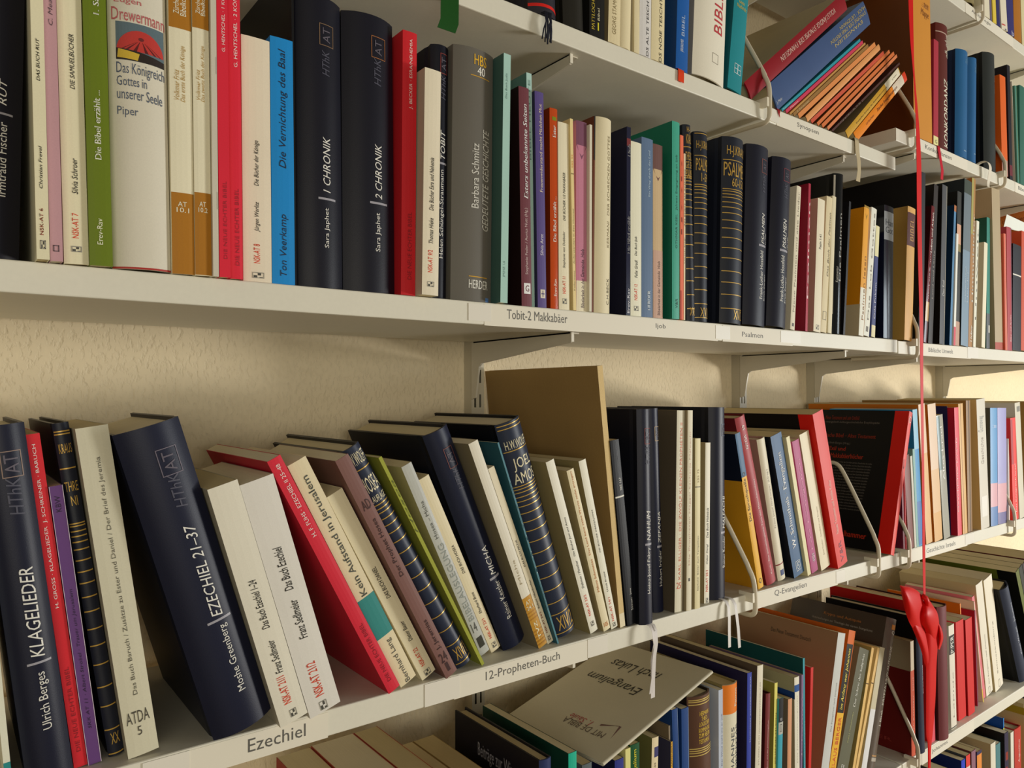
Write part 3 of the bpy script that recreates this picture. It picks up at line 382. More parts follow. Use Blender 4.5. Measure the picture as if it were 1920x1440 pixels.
  ('tall ochre brown book with white lettering running up','P',1.5618,0.0907,-0.0817,0.0172,0.33,0.204,0.002,'a87a44','a8642c','','','book',(('T','Himmelsleiter',0.0873,0.261,0.45,0.85,'f2ead8','b'),('T','Huber',0.0107,0.0417,0.4,0.85,'f2ead8','b'),('B',0.33,0.2189,0.0,0.45,'a8a05c'))),
  ('thin white paperback right of the tall ochre book','P',1.5793,0.0904,-0.0963,0.0117,0.2483,0.14,0.0,'e9e4d2','e9e4d2','','','book',(('T','Umwelt',0.053,0.232,0.3,0.7,'6a665c',''),)),
  ('short cream paperback with grey-beige left cover','P',1.6135,0.0908,-0.0905,0.0167,0.2089,0.13,-0.002,'e4dcc0','ad9d82','','','book',()),
  ('sea green paperback with dark grey foot bearing a white 1','P',1.6641,0.0899,-0.0383,0.0164,0.2663,0.15,0.008,'2c8070','1c5142','','','book',(('B',0.0716,0.0,0.0,1.0,'54585a'),('X','1',0.0479,0.0329,0.5,0.85,'e4e0d4','b'))),
  ('tall beige ribbed folder with brick red foot','P',1.698,0.0893,0.0268,0.041,0.3282,0.19,0.004,'ad9c7c','ab9a7a','','','book',(('B',0.0149,0.0,0.0,1.0,'a84c38'),('CB',0.3,0.85,0.74,0.8,'c0522a'))),
  ('thin salmon red paperback with pale edge','P',1.7392,0.0893,0.009,0.0108,0.2404,0.14,0.0,'d8664c','d8664c','','','book',(('B',0.2404,0.0,0.6,0.75,'eac0a4'),)),
  ('rose red hardcover with white lettering at its foot','P',1.7511,0.0895,-0.0077,0.0245,0.2569,0.15,0.0,'a83c44','a83c44','','','book',(('T','Bibel und Archiv',0.0192,0.0746,0.5,0.75,'e4c8c4',''),('B',0.2569,0.0004,0.85,1.0,'8a5a68'))),
  ('black paperback with one white ring near its middle','P',1.778,0.0912,-0.0421,0.045,0.2247,0.14,0.0,'100b16','100b16','','','book',(('B',0.1613,0.1585,0.0,1.0,'d8d4c8'),)),
  ('brick orange hardcover at the right photo edge,second shelf from top','P',1.8246,0.0924,-0.0472,0.0649,0.2568,0.14,0.0,'c24c2c','c24c2c','','','book',()),
  ('tall tan orange folder standing behind the red spines at the right edge','P',1.9663,0.0933,-0.0736,0.0538,0.3558,0.186,0.02,'c88040','c07838','','','book',(('CT','Bibel und Orient',0.5,0.9,0.86,0.9,'7a3a1c',''),)),
 ],
 'B1': [
  ('pale book with a teal foot in the bottom left photo corner','P',0.0388,-0.2638,0.0885,0.0039,0.21,0.14,0.006,'dcdcc8','dcdcc8','','','book',(('B',0.021,0.0,0.0,1.0,'2c8a8a'),)),
  ('thick navy hardcover with large white capitals,left end of the leaning row','H',0.0506,-0.2638,0.1245,0.0275,0.245,0.17,0.004,'13162a','13162a','','','book',(('T','Ulrich Berges',0.036,0.0756,0.48,0.74,'d6d4cc',''),('T','KLAGELIEDER',0.086,0.1477,0.44,0.74,'dcdad2','i'),('B',0.083,0.0815,0.33999999999999997,0.86,'9a98a0'),('T','HThK',0.1837,0.2093,0.44,0.74,'4a4a58','i'),('O',0.2272,0.2093,0.39,0.84,'8a7468'),('T','AT',0.2118,0.2247,0.46,0.76,'5b5560',''))),
  ('bright red paperback leaning beside the navy hardcover at the left end','P',0.0793,-0.2638,0.1279,0.0084,0.2392,0.17,0.0173,'d42a34','d42a34','','','book',(('T','H. GROSS · KLAGELIEDER  J. SCHREINER · BARUCH',0.1158,0.232,0.34,0.66,'f4ded8','s'),('T','DIE NEUE ECHTER BIBEL',0.0112,0.0729,0.36,0.66,'8c1a24','s'))),
  ('slim purple paperback with worn white edges','P',0.088,-0.2638,0.1258,0.0084,0.2021,0.12,0.0162,'644078','644078','','','book',(('T','SKK AT 11 · Albert Strobel · Trauer um Jerusalem',0.026,0.1279,0.4,0.7,'2a1a38','i'),('T','KBW',0.1835,0.195,0.3,0.7,'2a1a38',''),('B',0.2021,0.0,0.0,0.04,'c8bcc8'),('B',0.2021,0.0,0.95,1.0,'c8bcc8'))),
  ('slim gold-ruled navy volume with XX at its foot','H',0.1017,-0.2638,0.1503,0.0104,0.247,0.17,0.0196,'1f222e','16181e','','','book',(('L',0.2409,'c9a24c',0.0009),('L',0.2389,'c9a24c',0.0009),('L',0.2142,'c9a24c',0.0009),('L',0.1742,'c9a24c',0.0009),('L',0.1723,'c9a24c',0.0009),('L',0.1686,'c9a24c',0.0009),('L',0.1649,'c9a24c',0.0009),('L',0.1608,'c9a24c',0.0009),('L',0.1553,'c9a24c',0.0009),('L',0.1473,'c9a24c',0.0009),('L',0.1389,'c9a24c',0.0009),('L',0.1305,'c9a24c',0.0009),('L',0.1202,'c9a24c',0.0009),('L',0.1095,'c9a24c',0.0009),('L',0.0963,'c9a24c',0.0009),('L',0.0839,'c9a24c',0.0009),('L',0.0696,'c9a24c',0.0009),('L',0.0527,'c9a24c',0.0009),('L',0.0381,'c9a24c',0.0009),('L',0.0204,'c9a24c',0.0009),('L',0.0021,'c9a24c',0.0009),('X','KRAUS',0.232,0.2251,0.15,0.92,'c9a24c',''),('X','THRE',0.2046,0.1976,0.12,0.92,'c9a24c',''),('X','NI',0.1941,0.1871,0.35,0.75,'c9a24c',''),('X','XX',0.0173,0.0091,0.3,0.85,'c9a24c',''))),
  ('wide pale grey paperback with a thin serif title and 5 at its foot','P',0.1124,-0.2638,0.1442,0.0207,0.2432,0.155,0.0082,'cdc8b0','b0a890','','','book',(('T','Das Buch Baruch / Zusätze zu Ester und Daniel / Der Brief des Jeremia',0.0449,0.2213,0.46,0.64,'5b574a','s'),('X','ATDA',0.0332,0.0242,0.12,0.86,'4a463c','s'),('X','5',0.0214,0.0149,0.42,0.56,'4a463c','s'))),
  ('thick navy hardcover leaning,its lower corner overhanging the front edge','H',0.17,-0.2638,0.2913,0.0461,0.2458,0.17,-0.0075,'14182e','121420','','','book',(('T','Moshe Greenberg',0.0298,0.0853,0.56,0.72,'d6d4cc',''),('T','EZECHIEL 21–37',0.0928,0.1672,0.52,0.7,'dcdad2','i'),('B',0.0906,0.0888,0.42000000000000004,0.82,'9a98a0'),('T','HThK',0.1812,0.2078,0.52,0.7,'4a4a58','i'),('O',0.2272,0.2066,0.47,0.8,'6c6470'),('T','AT',0.2095,0.2243,0.54,0.72,'5b5560',''))),
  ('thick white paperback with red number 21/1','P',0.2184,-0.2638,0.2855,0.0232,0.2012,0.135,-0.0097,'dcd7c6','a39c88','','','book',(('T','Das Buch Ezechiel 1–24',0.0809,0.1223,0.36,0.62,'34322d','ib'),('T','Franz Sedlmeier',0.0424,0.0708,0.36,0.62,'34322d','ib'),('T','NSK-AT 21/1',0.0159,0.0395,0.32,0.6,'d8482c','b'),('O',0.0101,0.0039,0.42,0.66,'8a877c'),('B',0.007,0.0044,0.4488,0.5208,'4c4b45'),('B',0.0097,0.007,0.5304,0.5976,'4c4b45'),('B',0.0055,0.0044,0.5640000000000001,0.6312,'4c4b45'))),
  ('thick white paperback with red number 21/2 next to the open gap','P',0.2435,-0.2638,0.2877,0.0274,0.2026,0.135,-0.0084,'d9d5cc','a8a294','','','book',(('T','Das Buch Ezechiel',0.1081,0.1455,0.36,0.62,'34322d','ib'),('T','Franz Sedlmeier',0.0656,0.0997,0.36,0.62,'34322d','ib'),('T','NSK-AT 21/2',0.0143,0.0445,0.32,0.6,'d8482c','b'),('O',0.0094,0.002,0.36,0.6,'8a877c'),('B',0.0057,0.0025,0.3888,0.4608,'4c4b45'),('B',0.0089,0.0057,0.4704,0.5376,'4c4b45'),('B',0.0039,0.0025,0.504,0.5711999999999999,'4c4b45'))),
  ('bright red paperback leaning left over the open gap','P',0.3186,-0.2638,0.4776,0.012,0.2373,0.17,-0.0024,'d22c3e','b41f30','','','book',(('T','H. F. FUHS · EZECHIEL II 25–48',0.1625,0.2316,0.36,0.66,'f2d8d4','s'),('T','DIE NEUE ECHTER BIBEL',0.0105,0.0725,0.34,0.64,'8c1a28','s'))),
  ('cream paperback with a teal block and large grey title','P',0.334,-0.2638,0.4738,0.0174,0.2312,0.14,0.0038,'dccfac','dccfac','','','book',(('B',0.0941,0.0523,0.0,1.0,'388884'),('T','Kein Aufstand in Jerusalem',0.0958,0.2167,0.32,0.76,'55584f','b'),('T','Bernhard Lang',0.0011,0.0476,0.36,0.72,'4c4c46',''))),
  ('cream paperback with red number 22 left of the brown spine','P',0.3576,-0.2638,0.4877,0.0158,0.2003,0.135,0.006,'ded4b4','ded4b4','','','book',(('T','DAS BUCH DANIEL',0.089,0.1222,0.36,0.62,'34322d','ib'),('T','Dieter Bauer',0.0407,0.0627,0.36,0.62,'34322d','ib'),('T','NSK-AT 22',0.0121,0.0321,0.32,0.6,'d8482c','b'),('O',0.0071,0.0014,0.3,0.72,'8a877c'),('B',0.0042,0.002,0.3504,0.47639999999999993,'4c4b45'),('B',0.0064,0.0042,0.49319999999999997,0.6108,'4c4b45'),('B',0.0028,0.002,0.552,0.6696,'4c4b45'))),
  ('mauve brown paperback with dark title and 24/1 at its foot','P',0.3777,-0.2638,0.489,0.0131,0.2357,0.16,-0.0039,'7d5a54','6a4a44','','','book',(('T','Der Prophet Hosea',0.1127,0.1736,0.36,0.74,'3a2020','bs'),('T','J. Jeremias',0.0294,0.0633,0.34,0.72,'3a2020','bs'),('X','AD',0.1929,0.1836,0.2,0.85,'3a2020','b'),('X','24',0.0257,0.0156,0.2,0.8,'3a2020','b'),('X','1',0.0144,0.0055,0.35,0.6,'3a2020','b'))),
  ('gold-ruled navy volume lettered HOSEA,leaning behind the brown paperback','H',0.3993,-0.2638,0.5126,0.019,0.2456,0.17,0.0075,'242c40','101218','','','book',(('L',0.2238,'c9a24c',0.0009),('L',0.1871,'c9a24c',0.0009),('L',0.183,'c9a24c',0.0009),('L',0.179,'c9a24c',0.0009),('L',0.1726,'c9a24c',0.0009),('L',0.1656,'c9a24c',0.0009),('L',0.1574,'c9a24c',0.0009),('L',0.1473,'c9a24c',0.0009),('L',0.1353,'c9a24c',0.0009),('L',0.122,'c9a24c',0.0009),('L',0.1074,'c9a24c',0.0009),('L',0.0925,'c9a24c',0.0009),('L',0.0768,'c9a24c',0.0009),('L',0.0603,'c9a24c',0.0009),('L',0.0436,'c9a24c',0.0009),('L',0.0266,'c9a24c',0.0009),('L',0.0048,'c9a24c',0.0009),('X','W.WOLFF',0.2404,0.2283,0.12,0.94,'e3d9b6',''),('X','HOSEA',0.2155,0.2002,0.08,0.94,'e3d9b6',''),('X','2.AUFLAGE',0.1962,0.1899,0.08,0.94,'e3d9b6',''),('X','XIV/1',0.022,0.0081,0.18,0.9,'c9a24c',''))),
  ('thin olive green booklet right of the HOSEA volume','P',0.4232,-0.2638,0.4933,0.0034,0.2363,0.17,0.004,'9ba03a','8a8f38','','','book',(('T','Hosea',0.1546,0.2124,0.2,0.8,'5a5f1c','i'),)),
  ('silvery grey paperback with a pale shiny spine','P',0.4375,-0.2638,0.4344,0.0117,0.216,0.14,0.0256,'b9bab4','b5a98a','gloss','','book',(('T','Hosea – Micha',0.1348,0.1763,0.3,0.62,'55564f',''),('T','BIBELAUSLEGUNG',0.0392,0.1282,0.26,0.82,'8f9590',''),('X','14',0.0366,0.0263,0.2,0.7,'4c4c46',''),('B',0.0198,0.0081,0.2,0.8,'44443e'))),
  ('cream paperback with red number 23/1 left of the navy hardcover','P',0.4517,-0.2638,0.4396,0.0121,0.2016,0.135,0.0265,'dfd3b2','dfd3b2','','','book',(('T','DAS BUCH HOSEA',0.0926,0.125,0.36,0.62,'34322d','ib'),('T','Eberhard Bons',0.0448,0.0699,0.36,0.62,'34322d','ib'),('T','NSK-AT 23/1',0.0147,0.0383,0.32,0.6,'d8482c','b'),('O',0.0094,0.0034,0.3,0.72,'8a877c'),('B',0.0064,0.004,0.3504,0.47639999999999993,'4c4b45'),('B',0.0087,0.0064,0.49319999999999997,0.6108,'4c4b45'),('B',0.0049,0.004,0.552,0.6696,'4c4b45'))),
  ('navy hardcover lettered MICHA leaning in the middle of the row','H',0.4651,-0.2638,0.4061,0.0297,0.2441,0.17,0.018,'141a32','10121c','','','book',(('T','Rainer Kessler',0.0312,0.075,0.46,0.68,'d6d4cc',''),('T','MICHA',0.0825,0.1146,0.46,0.68,'dcdad2','i'),('B',0.0806,0.0781,0.36,0.8,'9a98a0'),('T','HThK',0.18,0.2045,0.46,0.68,'4a4a58','i'),('O',0.2247,0.2034,0.41,0.78,'7c4a44'),('T','AT',0.2074,0.2207,0.48,0.7,'5b5560',''))),
  ('off-white paperback with a gold striped foot','P',0.4978,-0.2638,0.3869,0.0117,0.2332,0.155,0.0065,'dcd6c4','7d735c','','','book',(('B',0.059,0.0,0.0,1.0,'bc8a2c'),('B',0.0457,0.0443,0.0,1.0,'a87420'),('B',0.0419,0.0405,0.0,1.0,'a87420'),('B',0.0381,0.0367,0.0,1.0,'a87420'),('B',0.0342,0.0328,0.0,1.0,'a87420'),('B',0.0201,0.0187,0.0,1.0,'a87420'),('B',0.0162,0.0148,0.0,1.0,'a87420'),('B',0.0123,0.0109,0.0,1.0,'a87420'),('B',0.0085,0.007,0.0,1.0,'a87420'),('B',0.0046,0.0031,0.0,1.0,'a87420'),('X','AT',0.0546,0.0502,0.2,0.75,'f0e4c4',''),('X','24,1',0.0489,0.0438,0.15,0.85,'f0e4c4',''),('T','TVZ',0.0097,0.0297,0.34,0.66,'f0e4c4',''),('T','Micha',0.0741,0.102,0.3,0.55,'a89a7c',''))),
  ('cream paperback with red number 24/2','P',0.5142,-0.2638,0.3875,0.0078,0.2051,0.135,0.0117,'e2d8bc','e2d8bc','','','book',(('T','DAS BUCH MICHA',0.0914,0.1226,0.36,0.62,'34322d','ib'),('T','Robert Oberforcher',0.0416,0.0762,0.36,0.62,'34322d','ib'),('T','NSK-AT 24/2',0.0122,0.0377,0.32,0.6,'d8482c','b'),('O',0.0082,0.003,0.3,0.72,'8a877c'),('B',0.0056,0.0036,0.3504,0.47639999999999993,'4c4b45'),('B',0.0076,0.0056,0.49319999999999997,0.6108,'4c4b45'),('B',0.0043,0.0036,0.552,0.6696,'4c4b45'))),
  ('thin teal booklet squeezed against the JOEL AMOS volume','P',0.5228,-0.2638,0.3497,0.002,0.2298,0.15,0.006,'4d7f8c','2c5a68','','','book',(('T','Amos',0.0365,0.1892,0.3,0.7,'cfdcdc','b'),)),
  ('gold-ruled navy volume lettered JOEL AMOS','H',0.5297,-0.2638,0.3246,0.0328,0.2451,0.17,0.0135,'222a3e','0d0f15','','','book',(('L',0.2426,'c9a24c',0.0009),('L',0.2386,'c9a24c',0.0009),('L',0.2145,'c9a24c',0.0009),('L',0.1759,'c9a24c',0.0009),('L',0.1728,'c9a24c',0.0009),('L',0.1692,'c9a24c',0.0009),('L',0.1644,'c9a24c',0.0009),('L',0.1596,'c9a24c',0.0009),('L',0.1541,'c9a24c',0.0009),('L',0.1462,'c9a24c',0.0009),('L',0.1365,'c9a24c',0.0009),('L',0.1261,'c9a24c',0.0009),('L',0.1137,'c9a24c',0.0009),('L',0.1001,'c9a24c',0.0009),('L',0.0858,'c9a24c',0.0009),('L',0.0707,'c9a24c',0.0009),('L',0.0555,'c9a24c',0.0009),('L',0.0402,'c9a24c',0.0009),('L',0.0268,'c9a24c',0.0009),('L',0.0042,'c9a24c',0.0009),('X','H.W.WOLFF',0.2257,0.2163,0.1,0.94,'e3d9b6',''),('X','JOEL',0.2062,0.1914,0.18,0.9,'e3d9b6',''),('X','AMOS',0.1902,0.1783,0.1,0.94,'e3d9b6',''),('X','XIV/2',0.0236,0.0074,0.2,0.88,'c9a24c',''))),
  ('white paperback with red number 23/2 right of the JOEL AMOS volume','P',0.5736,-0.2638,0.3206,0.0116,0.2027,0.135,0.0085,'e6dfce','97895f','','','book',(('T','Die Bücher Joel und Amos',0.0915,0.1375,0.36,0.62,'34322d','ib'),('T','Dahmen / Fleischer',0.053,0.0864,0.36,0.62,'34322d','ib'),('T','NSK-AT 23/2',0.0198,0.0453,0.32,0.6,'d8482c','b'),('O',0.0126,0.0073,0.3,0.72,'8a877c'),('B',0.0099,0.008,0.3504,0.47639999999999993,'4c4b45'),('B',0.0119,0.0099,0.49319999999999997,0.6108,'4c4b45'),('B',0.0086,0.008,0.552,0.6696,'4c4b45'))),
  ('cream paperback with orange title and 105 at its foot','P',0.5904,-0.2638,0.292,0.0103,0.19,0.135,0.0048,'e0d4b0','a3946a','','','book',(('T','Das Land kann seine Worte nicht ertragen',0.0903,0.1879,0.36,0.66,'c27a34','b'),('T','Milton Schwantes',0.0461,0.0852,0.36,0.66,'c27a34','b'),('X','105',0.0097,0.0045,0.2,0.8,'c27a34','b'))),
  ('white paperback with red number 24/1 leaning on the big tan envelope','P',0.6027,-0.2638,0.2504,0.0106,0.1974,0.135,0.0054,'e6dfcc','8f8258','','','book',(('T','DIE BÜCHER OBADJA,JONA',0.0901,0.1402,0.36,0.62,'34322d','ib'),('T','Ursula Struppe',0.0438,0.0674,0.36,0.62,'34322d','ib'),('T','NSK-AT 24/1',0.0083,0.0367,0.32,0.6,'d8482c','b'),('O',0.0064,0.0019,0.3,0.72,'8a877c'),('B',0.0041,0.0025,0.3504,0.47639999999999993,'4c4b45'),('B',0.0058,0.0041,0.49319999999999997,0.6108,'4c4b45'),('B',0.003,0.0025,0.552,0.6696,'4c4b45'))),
  ('large tan cardboard envelope standing taller than the books around it','E',0.6149,-0.2638,0.1154,0.0081,0.2977,0.214,0.004,'d2b884','94784a','','','envelope',(('B',0.0157,0.0,0.0,1.0,'e0d4b4'),)),
  ('slim black paperback with a white line across its spine,right of the envelope','P',0.6252,-0.2638,0.1246,0.0137,0.2137,0.13,0.002,'0d0e15','0b0c10','','','book',(('B',0.1496,0.1478,0.0,1.0,'d8d6ca'),('T','SBS 167',0.1557,0.1704,0.55,0.8,'c9c8c0',''),('T','Simon',0.0165,0.0308,0.55,0.8,'c0c0ba',''),('T','Jona',0.0346,0.0421,0.55,0.8,'c0c0ba',''),('B',0.2119,0.1496,0.62,0.65,'60626a'))),
  ('navy hardcover overhanging the front edge,white ribbons hanging from it','H',0.6391,-0.2638,0.0131,0.0222,0.247,0.17,-0.008,'14162a','14161f','','w2','book',(('T','Heinz-Josef Fabry',0.0353,0.0879,0.4,0.68,'d6d4cc',''),('T','NAHUM',0.0959,0.1301,0.4,0.7,'dcdad2','i'),('B',0.0928,0.0904,0.30000000000000004,0.82,'9a98a0'),('T','HThK',0.1828,0.2054,0.4,0.7,'4a4a58','i'),('O',0.2251,0.2067,0.35,0.8,'8a4038'),('T','AT',0.211,0.2208,0.42,0.72,'5b5560',''))),
  ('navy hardcover pushed back beside the overhanging one','H',0.6888,-0.2638,0.0352,0.0183,0.247,0.17,0.016,'161a32','161a32','','','book',(('T','Hubert Irsigler',0.0315,0.0749,0.42,0.76,'d6d4cc',''),('T','ZEFANJA',0.0833,0.1215,0.42,0.78,'dcdad2','i'),('B',0.0807,0.0781,0.31999999999999995,0.9,'9a98a0'),('O',0.2249,0.2074,0.37,0.88,'b9a078'),('T','AT',0.212,0.2204,0.44,0.8,'5b5560',''))),
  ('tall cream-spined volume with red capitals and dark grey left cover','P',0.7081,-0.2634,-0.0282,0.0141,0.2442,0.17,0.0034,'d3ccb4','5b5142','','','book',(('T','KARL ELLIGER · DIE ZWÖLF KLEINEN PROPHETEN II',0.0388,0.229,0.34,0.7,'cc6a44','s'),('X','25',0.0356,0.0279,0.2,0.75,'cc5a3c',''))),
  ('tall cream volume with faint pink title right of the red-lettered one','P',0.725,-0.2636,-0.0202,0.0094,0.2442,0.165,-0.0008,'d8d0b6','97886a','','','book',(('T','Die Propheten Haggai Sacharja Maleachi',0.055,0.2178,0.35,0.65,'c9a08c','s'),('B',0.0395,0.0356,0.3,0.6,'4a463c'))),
  ('short cream paperback with a dark ring near its top third','P',0.7393,-0.2637,-0.015,0.01,0.2094,0.13,-0.002,'dacfa2','a89a72','','','book',(('B',0.1502,0.1489,0.0,1.0,'6a624c'),('T','SBS 75',0.1548,0.1713,0.4,0.7,'a8986c',''),('T','Seybold  Bilder zum Tempelbau',0.0219,0.0892,0.4,0.7,'6a6248','s'))),
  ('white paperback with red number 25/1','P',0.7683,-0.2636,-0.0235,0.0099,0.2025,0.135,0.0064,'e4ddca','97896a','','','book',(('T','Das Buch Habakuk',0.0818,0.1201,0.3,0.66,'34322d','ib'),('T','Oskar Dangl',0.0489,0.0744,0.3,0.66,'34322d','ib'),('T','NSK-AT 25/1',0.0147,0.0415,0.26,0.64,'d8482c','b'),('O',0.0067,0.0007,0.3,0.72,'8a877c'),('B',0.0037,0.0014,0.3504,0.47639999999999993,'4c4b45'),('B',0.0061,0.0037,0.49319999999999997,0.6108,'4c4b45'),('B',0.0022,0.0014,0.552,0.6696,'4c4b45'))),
  ('navy hardcover lettered MALEACHI left of the wire bookend','H',0.7861,-0.2636,-0.0073,0.0327,0.247,0.17,0.006,'13162a','14161f','','w3','book',(('T','Rainer Kessler',0.0402,0.0806,0.56,0.82,'d6d4cc',''),('T','MALEACHI',0.0902,0.132,0.56,0.82,'dcdad2','i'),('B',0.0867,0.084,0.4600000000000001,0.94,'9a98a0'),('O',0.2255,0.2097,0.51,0.92,'55607c'),('T','AT',0.2145,0.2207,0.58,0.84,'5b5560',''))),
  ('yellow paperback with a blue top,behind the wire bookend','P',0.8825,-0.2638,0.2348,0.0118,0.2174,0.14,0.005,'e8ad2c','cf9420','','','book',(('B',0.2174,0.1572,0.0,1.0,'40688c'),('CB',0,1,0.7,1,'121a2c'),('T','Die Spruchquelle Q',0.0953,0.1639,0.25,0.75,'3c3420','bs'),('X','Q',0.0141,0.0064,0.25,0.75,'3c3420','is'))),
  ('rose red hardcover right of the yellow and blue paperback','J',0.9088,-0.2638,0.2951,0.0219,0.242,0.16,0.0069,'ab4a50','6a1c22','','','book',(('T','NTOA',0.1966,0.2162,0.34,0.6,'eedcd8','b'),('T','59',0.2229,0.2297,0.34,0.6,'eedcd8','b'),('T','Koch · Die eschatologische Tora des Menschensohnes',0.0142,0.1531,0.4,0.6,'eac8c4',''))),
  ('white round-backed book with a navy dot near its foot','J',0.9417,-0.2638,0.2362,0.0186,0.2067,0.135,0.0115,'dcd4bc','a88478','','','book',(('T','Franz Josef Ortkemper (Hrsg.)',0.0765,0.1622,0.4,0.62,'9a9280',''),('B',0.0242,0.0226,0.0,1.0,'8a2c34'),('B',0.0146,0.0066,0.3,0.75,'3c4a78'))),
  ('steel blue paperback with bold white title','P',0.9747,-0.2638,0.2681,0.027,0.2119,0.14,0.0088,'3b5f86','0e141f','','','book',(('T','W. Schmithals · Evangelien',0.0418,0.1854,0.3,0.72,'e2e6e2','bs'),('O',0.0221,0.0072,0.3,0.7,'dfe2de'),('T','CPS',0.0089,0.0204,0.4,0.62,'dfe2de',''))),
  ('worn cream booklet right of the steel blue paperback','P',1.003,-0.2638,0.255,0.0085,0.2095,0.14,0.005,'dcd3a4','dcd3a4','','','book',()),
  ('magenta paperback with white lettering at its foot','P',1.0209,-0.2638,0.2451,0.017,0.2016,0.125,0.0088,'ad4578','ad4578','','','book',(('T','HERDER',0.0158,0.0291,0.35,0.75,'f0dce4','b'),('T','Die Evangelien',0.0349,0.1739,0.4,0.65,'d88cac',''))),
  ('cream paperback left of the red-spined black volume','P',1.0474,-0.2638,0.2677,0.0249,0.2122,0.14,0.009,'e2d8ba','b4a480','','','book',(('T','Emil Fischer · Schulbibel und Exegese',0.0212,0.0974,0.45,0.62,'a89c80',''),)),
  ('black volume with red spine leaning left against the cream paperback','P',1.0795,-0.2638,0.2795,0.0289,0.2433,0.17,0.001,'dc4038','0f0c0c','','','book',(('CB',0.86,1,0,1,'d01c14'),('T','Neues Testament und Antike Kultur',0.0518,0.1372,0.35,0.6,'f0c0b4',''),('T','V&R',0.0066,0.0388,0.4,0.7,'8a3a48',''))),
  ('black volume with red spine leaning right behind the wire bookend','P',1.2261,-0.2602,-0.2948,0.0125,0.242,0.168,-0.0074,'e0463c','0d0b0b','','','book',(('CB',0.86,1,0,1,'d21a10'),('CT','Das Neue Testament und sein Umfeld',0.08,0.5,0.925,0.955,'8c2c18','b'),('CT','Eine evangelisch-kulturgeschichtliche Enzyklopädie',0.08,0.72,0.895,0.915,'6a6058',''),('CT','Hebräische Bibel – Altes Testament',0.06,0.7,0.79,0.82,'9c3018','b'),('CT','Ulrich Berges (Hrsg.)',0.2,0.44,0.735,0.755,'6a6058',''),('CT','Exil und',0.22,0.4,0.69,0.72,'b83418','b'),('CT','Die Makkabäerbücher',0.16,0.6,0.635,0.67,'b83418','b'),('CT','Kohlhammer',0.4,0.74,0.075,0.115,'d63a1a','b'),('CT','Die Reihe will die Welt der Schriften und ihre Geschichte darstellen',0.24,0.7,0.6,0.611,'6c655e',''),('CT','Die Reihe will die Welt der Schriften und ihre Geschichte darstellen',0.24,0.696,0.579,0.59,'6c655e',''),('CT','Die Reihe will die Welt der Schriften und ihre Geschichte darstellen',0.24,0.692,0.5579999999999999,0.569,'6c655e',''),('CT','Die Reihe will die Welt der Schriften und ihre Geschichte darstellen',0.24,0.688,0.5369999999999999,0.548,'6c655e',''),('CT','Die Reihe will die Welt der Schriften und ihre Geschichte darstellen',0.24,0.6839999999999999,0.516,0.527,'6c655e',''),('CT','Die Reihe will die Welt der Schriften und ihre Geschichte darstellen',0.24,0.6799999999999999,0.495,0.506,'6c655e',''),('CT','Die Reihe will die Welt der Schriften und ihre Geschichte darstellen',0.24,0.6759999999999999,0.474,0.485,'6c655e',''),('CT','Die Reihe will die Welt der Schriften und ihre Geschichte darstellen',0.24,0.6719999999999999,0.45299999999999996,0.46399999999999997,'6c655e',''),('CT','Die Reihe will die Welt der Schriften und ihre Geschichte darstellen',0.24,0.6679999999999999,0.43199999999999994,0.44299999999999995,'6c655e',''),('CT','Die Reihe will die Welt der Schriften und ihre Geschichte darstellen',0.24,0.6639999999999999,0.411,0.422,'6c655e',''),('CT','Die Reihe will die Welt der Schriften und ihre Geschichte darstellen',0.24,0.6599999999999999,0.38999999999999996,0.40099999999999997,'6c655e',''),('CT','Die Reihe will die Welt der Schriften und ihre Geschichte darstellen',0.24,0.6559999999999999,0.369,0.38,'6c655e',''),('CT','Die Reihe will die Welt der Schriften und ihre Geschichte darstellen',0.24,0.6519999999999999,0.348,0.359,'6c655e',''),('CT','Die Reihe will die Welt der Schriften und ihre Geschichte darstellen',0.24,0.6479999999999999,0.32699999999999996,0.33799999999999997,'6c655e',''),('CT','Die Reihe will die Welt der Schriften und ihre Geschichte darstellen',0.24,0.6439999999999999,0.30599999999999994,0.31699999999999995,'6c655e',''),('CT','Die Reihe will die Welt der Schriften und ihre Geschichte darstellen',0.24,0.6399999999999999,0.285,0.296,'6c655e',''),('CT','Die Reihe will die Welt der Schriften und ihre Geschichte darstellen',0.24,0.6359999999999999,0.26399999999999996,0.27499999999999997,'6c655e',''),('X','O',0.2341,0.222,0.2,0.8,'f4d0c8',''),('T','C',0.143,0.1594,0.2,0.6,'8a2030',''))),
 ],
 'B2': [
  ('thin burgundy paperback glimpsed behind the second black and red volume','P',1.2859,-0.2632,0.0424,0.0057,0.11,0.13,0.0,'6e1c30','6e1c30','','','book',()),
  ('thin scarlet booklet right of the burgundy one behind the wire','P',1.2944,-0.2632,0.0186,0.002,0.13,0.13,0.0,'c8282c','c8282c','','','book',()),
  ('reddish brown book right of the leaning black and red volume','P',1.3065,-0.2632,0.0944,0.0184,0.16,0.14,0.0,'7c443c','7c443c','','','book',()),
  ('thin off-white booklet right of the reddish brown book','P',1.3269,-0.2632,0.0842,0.0069,0.1577,0.14,0.0,'c9c8ba','c9c8ba','','','book',()),
  ('thin pale teal booklet beside the sky blue paperback','P',1.3347,-0.2632,0.0716,0.0074,0.1692,0.14,0.0,'86b0a8','86b0a8','','','book',()),
  ('sky blue paperback with deeper blue lower part','P',1.344,-0.2632,0.0812,0.0169,0.2368,0.15,0.0,'2f8cc4','2f8cc4','','','book',(('B',0.2368,0.1681,0.0,1.0,'8cc0da'),('B',0.0773,0.0029,0.0,1.0,'3a6cb0'))),
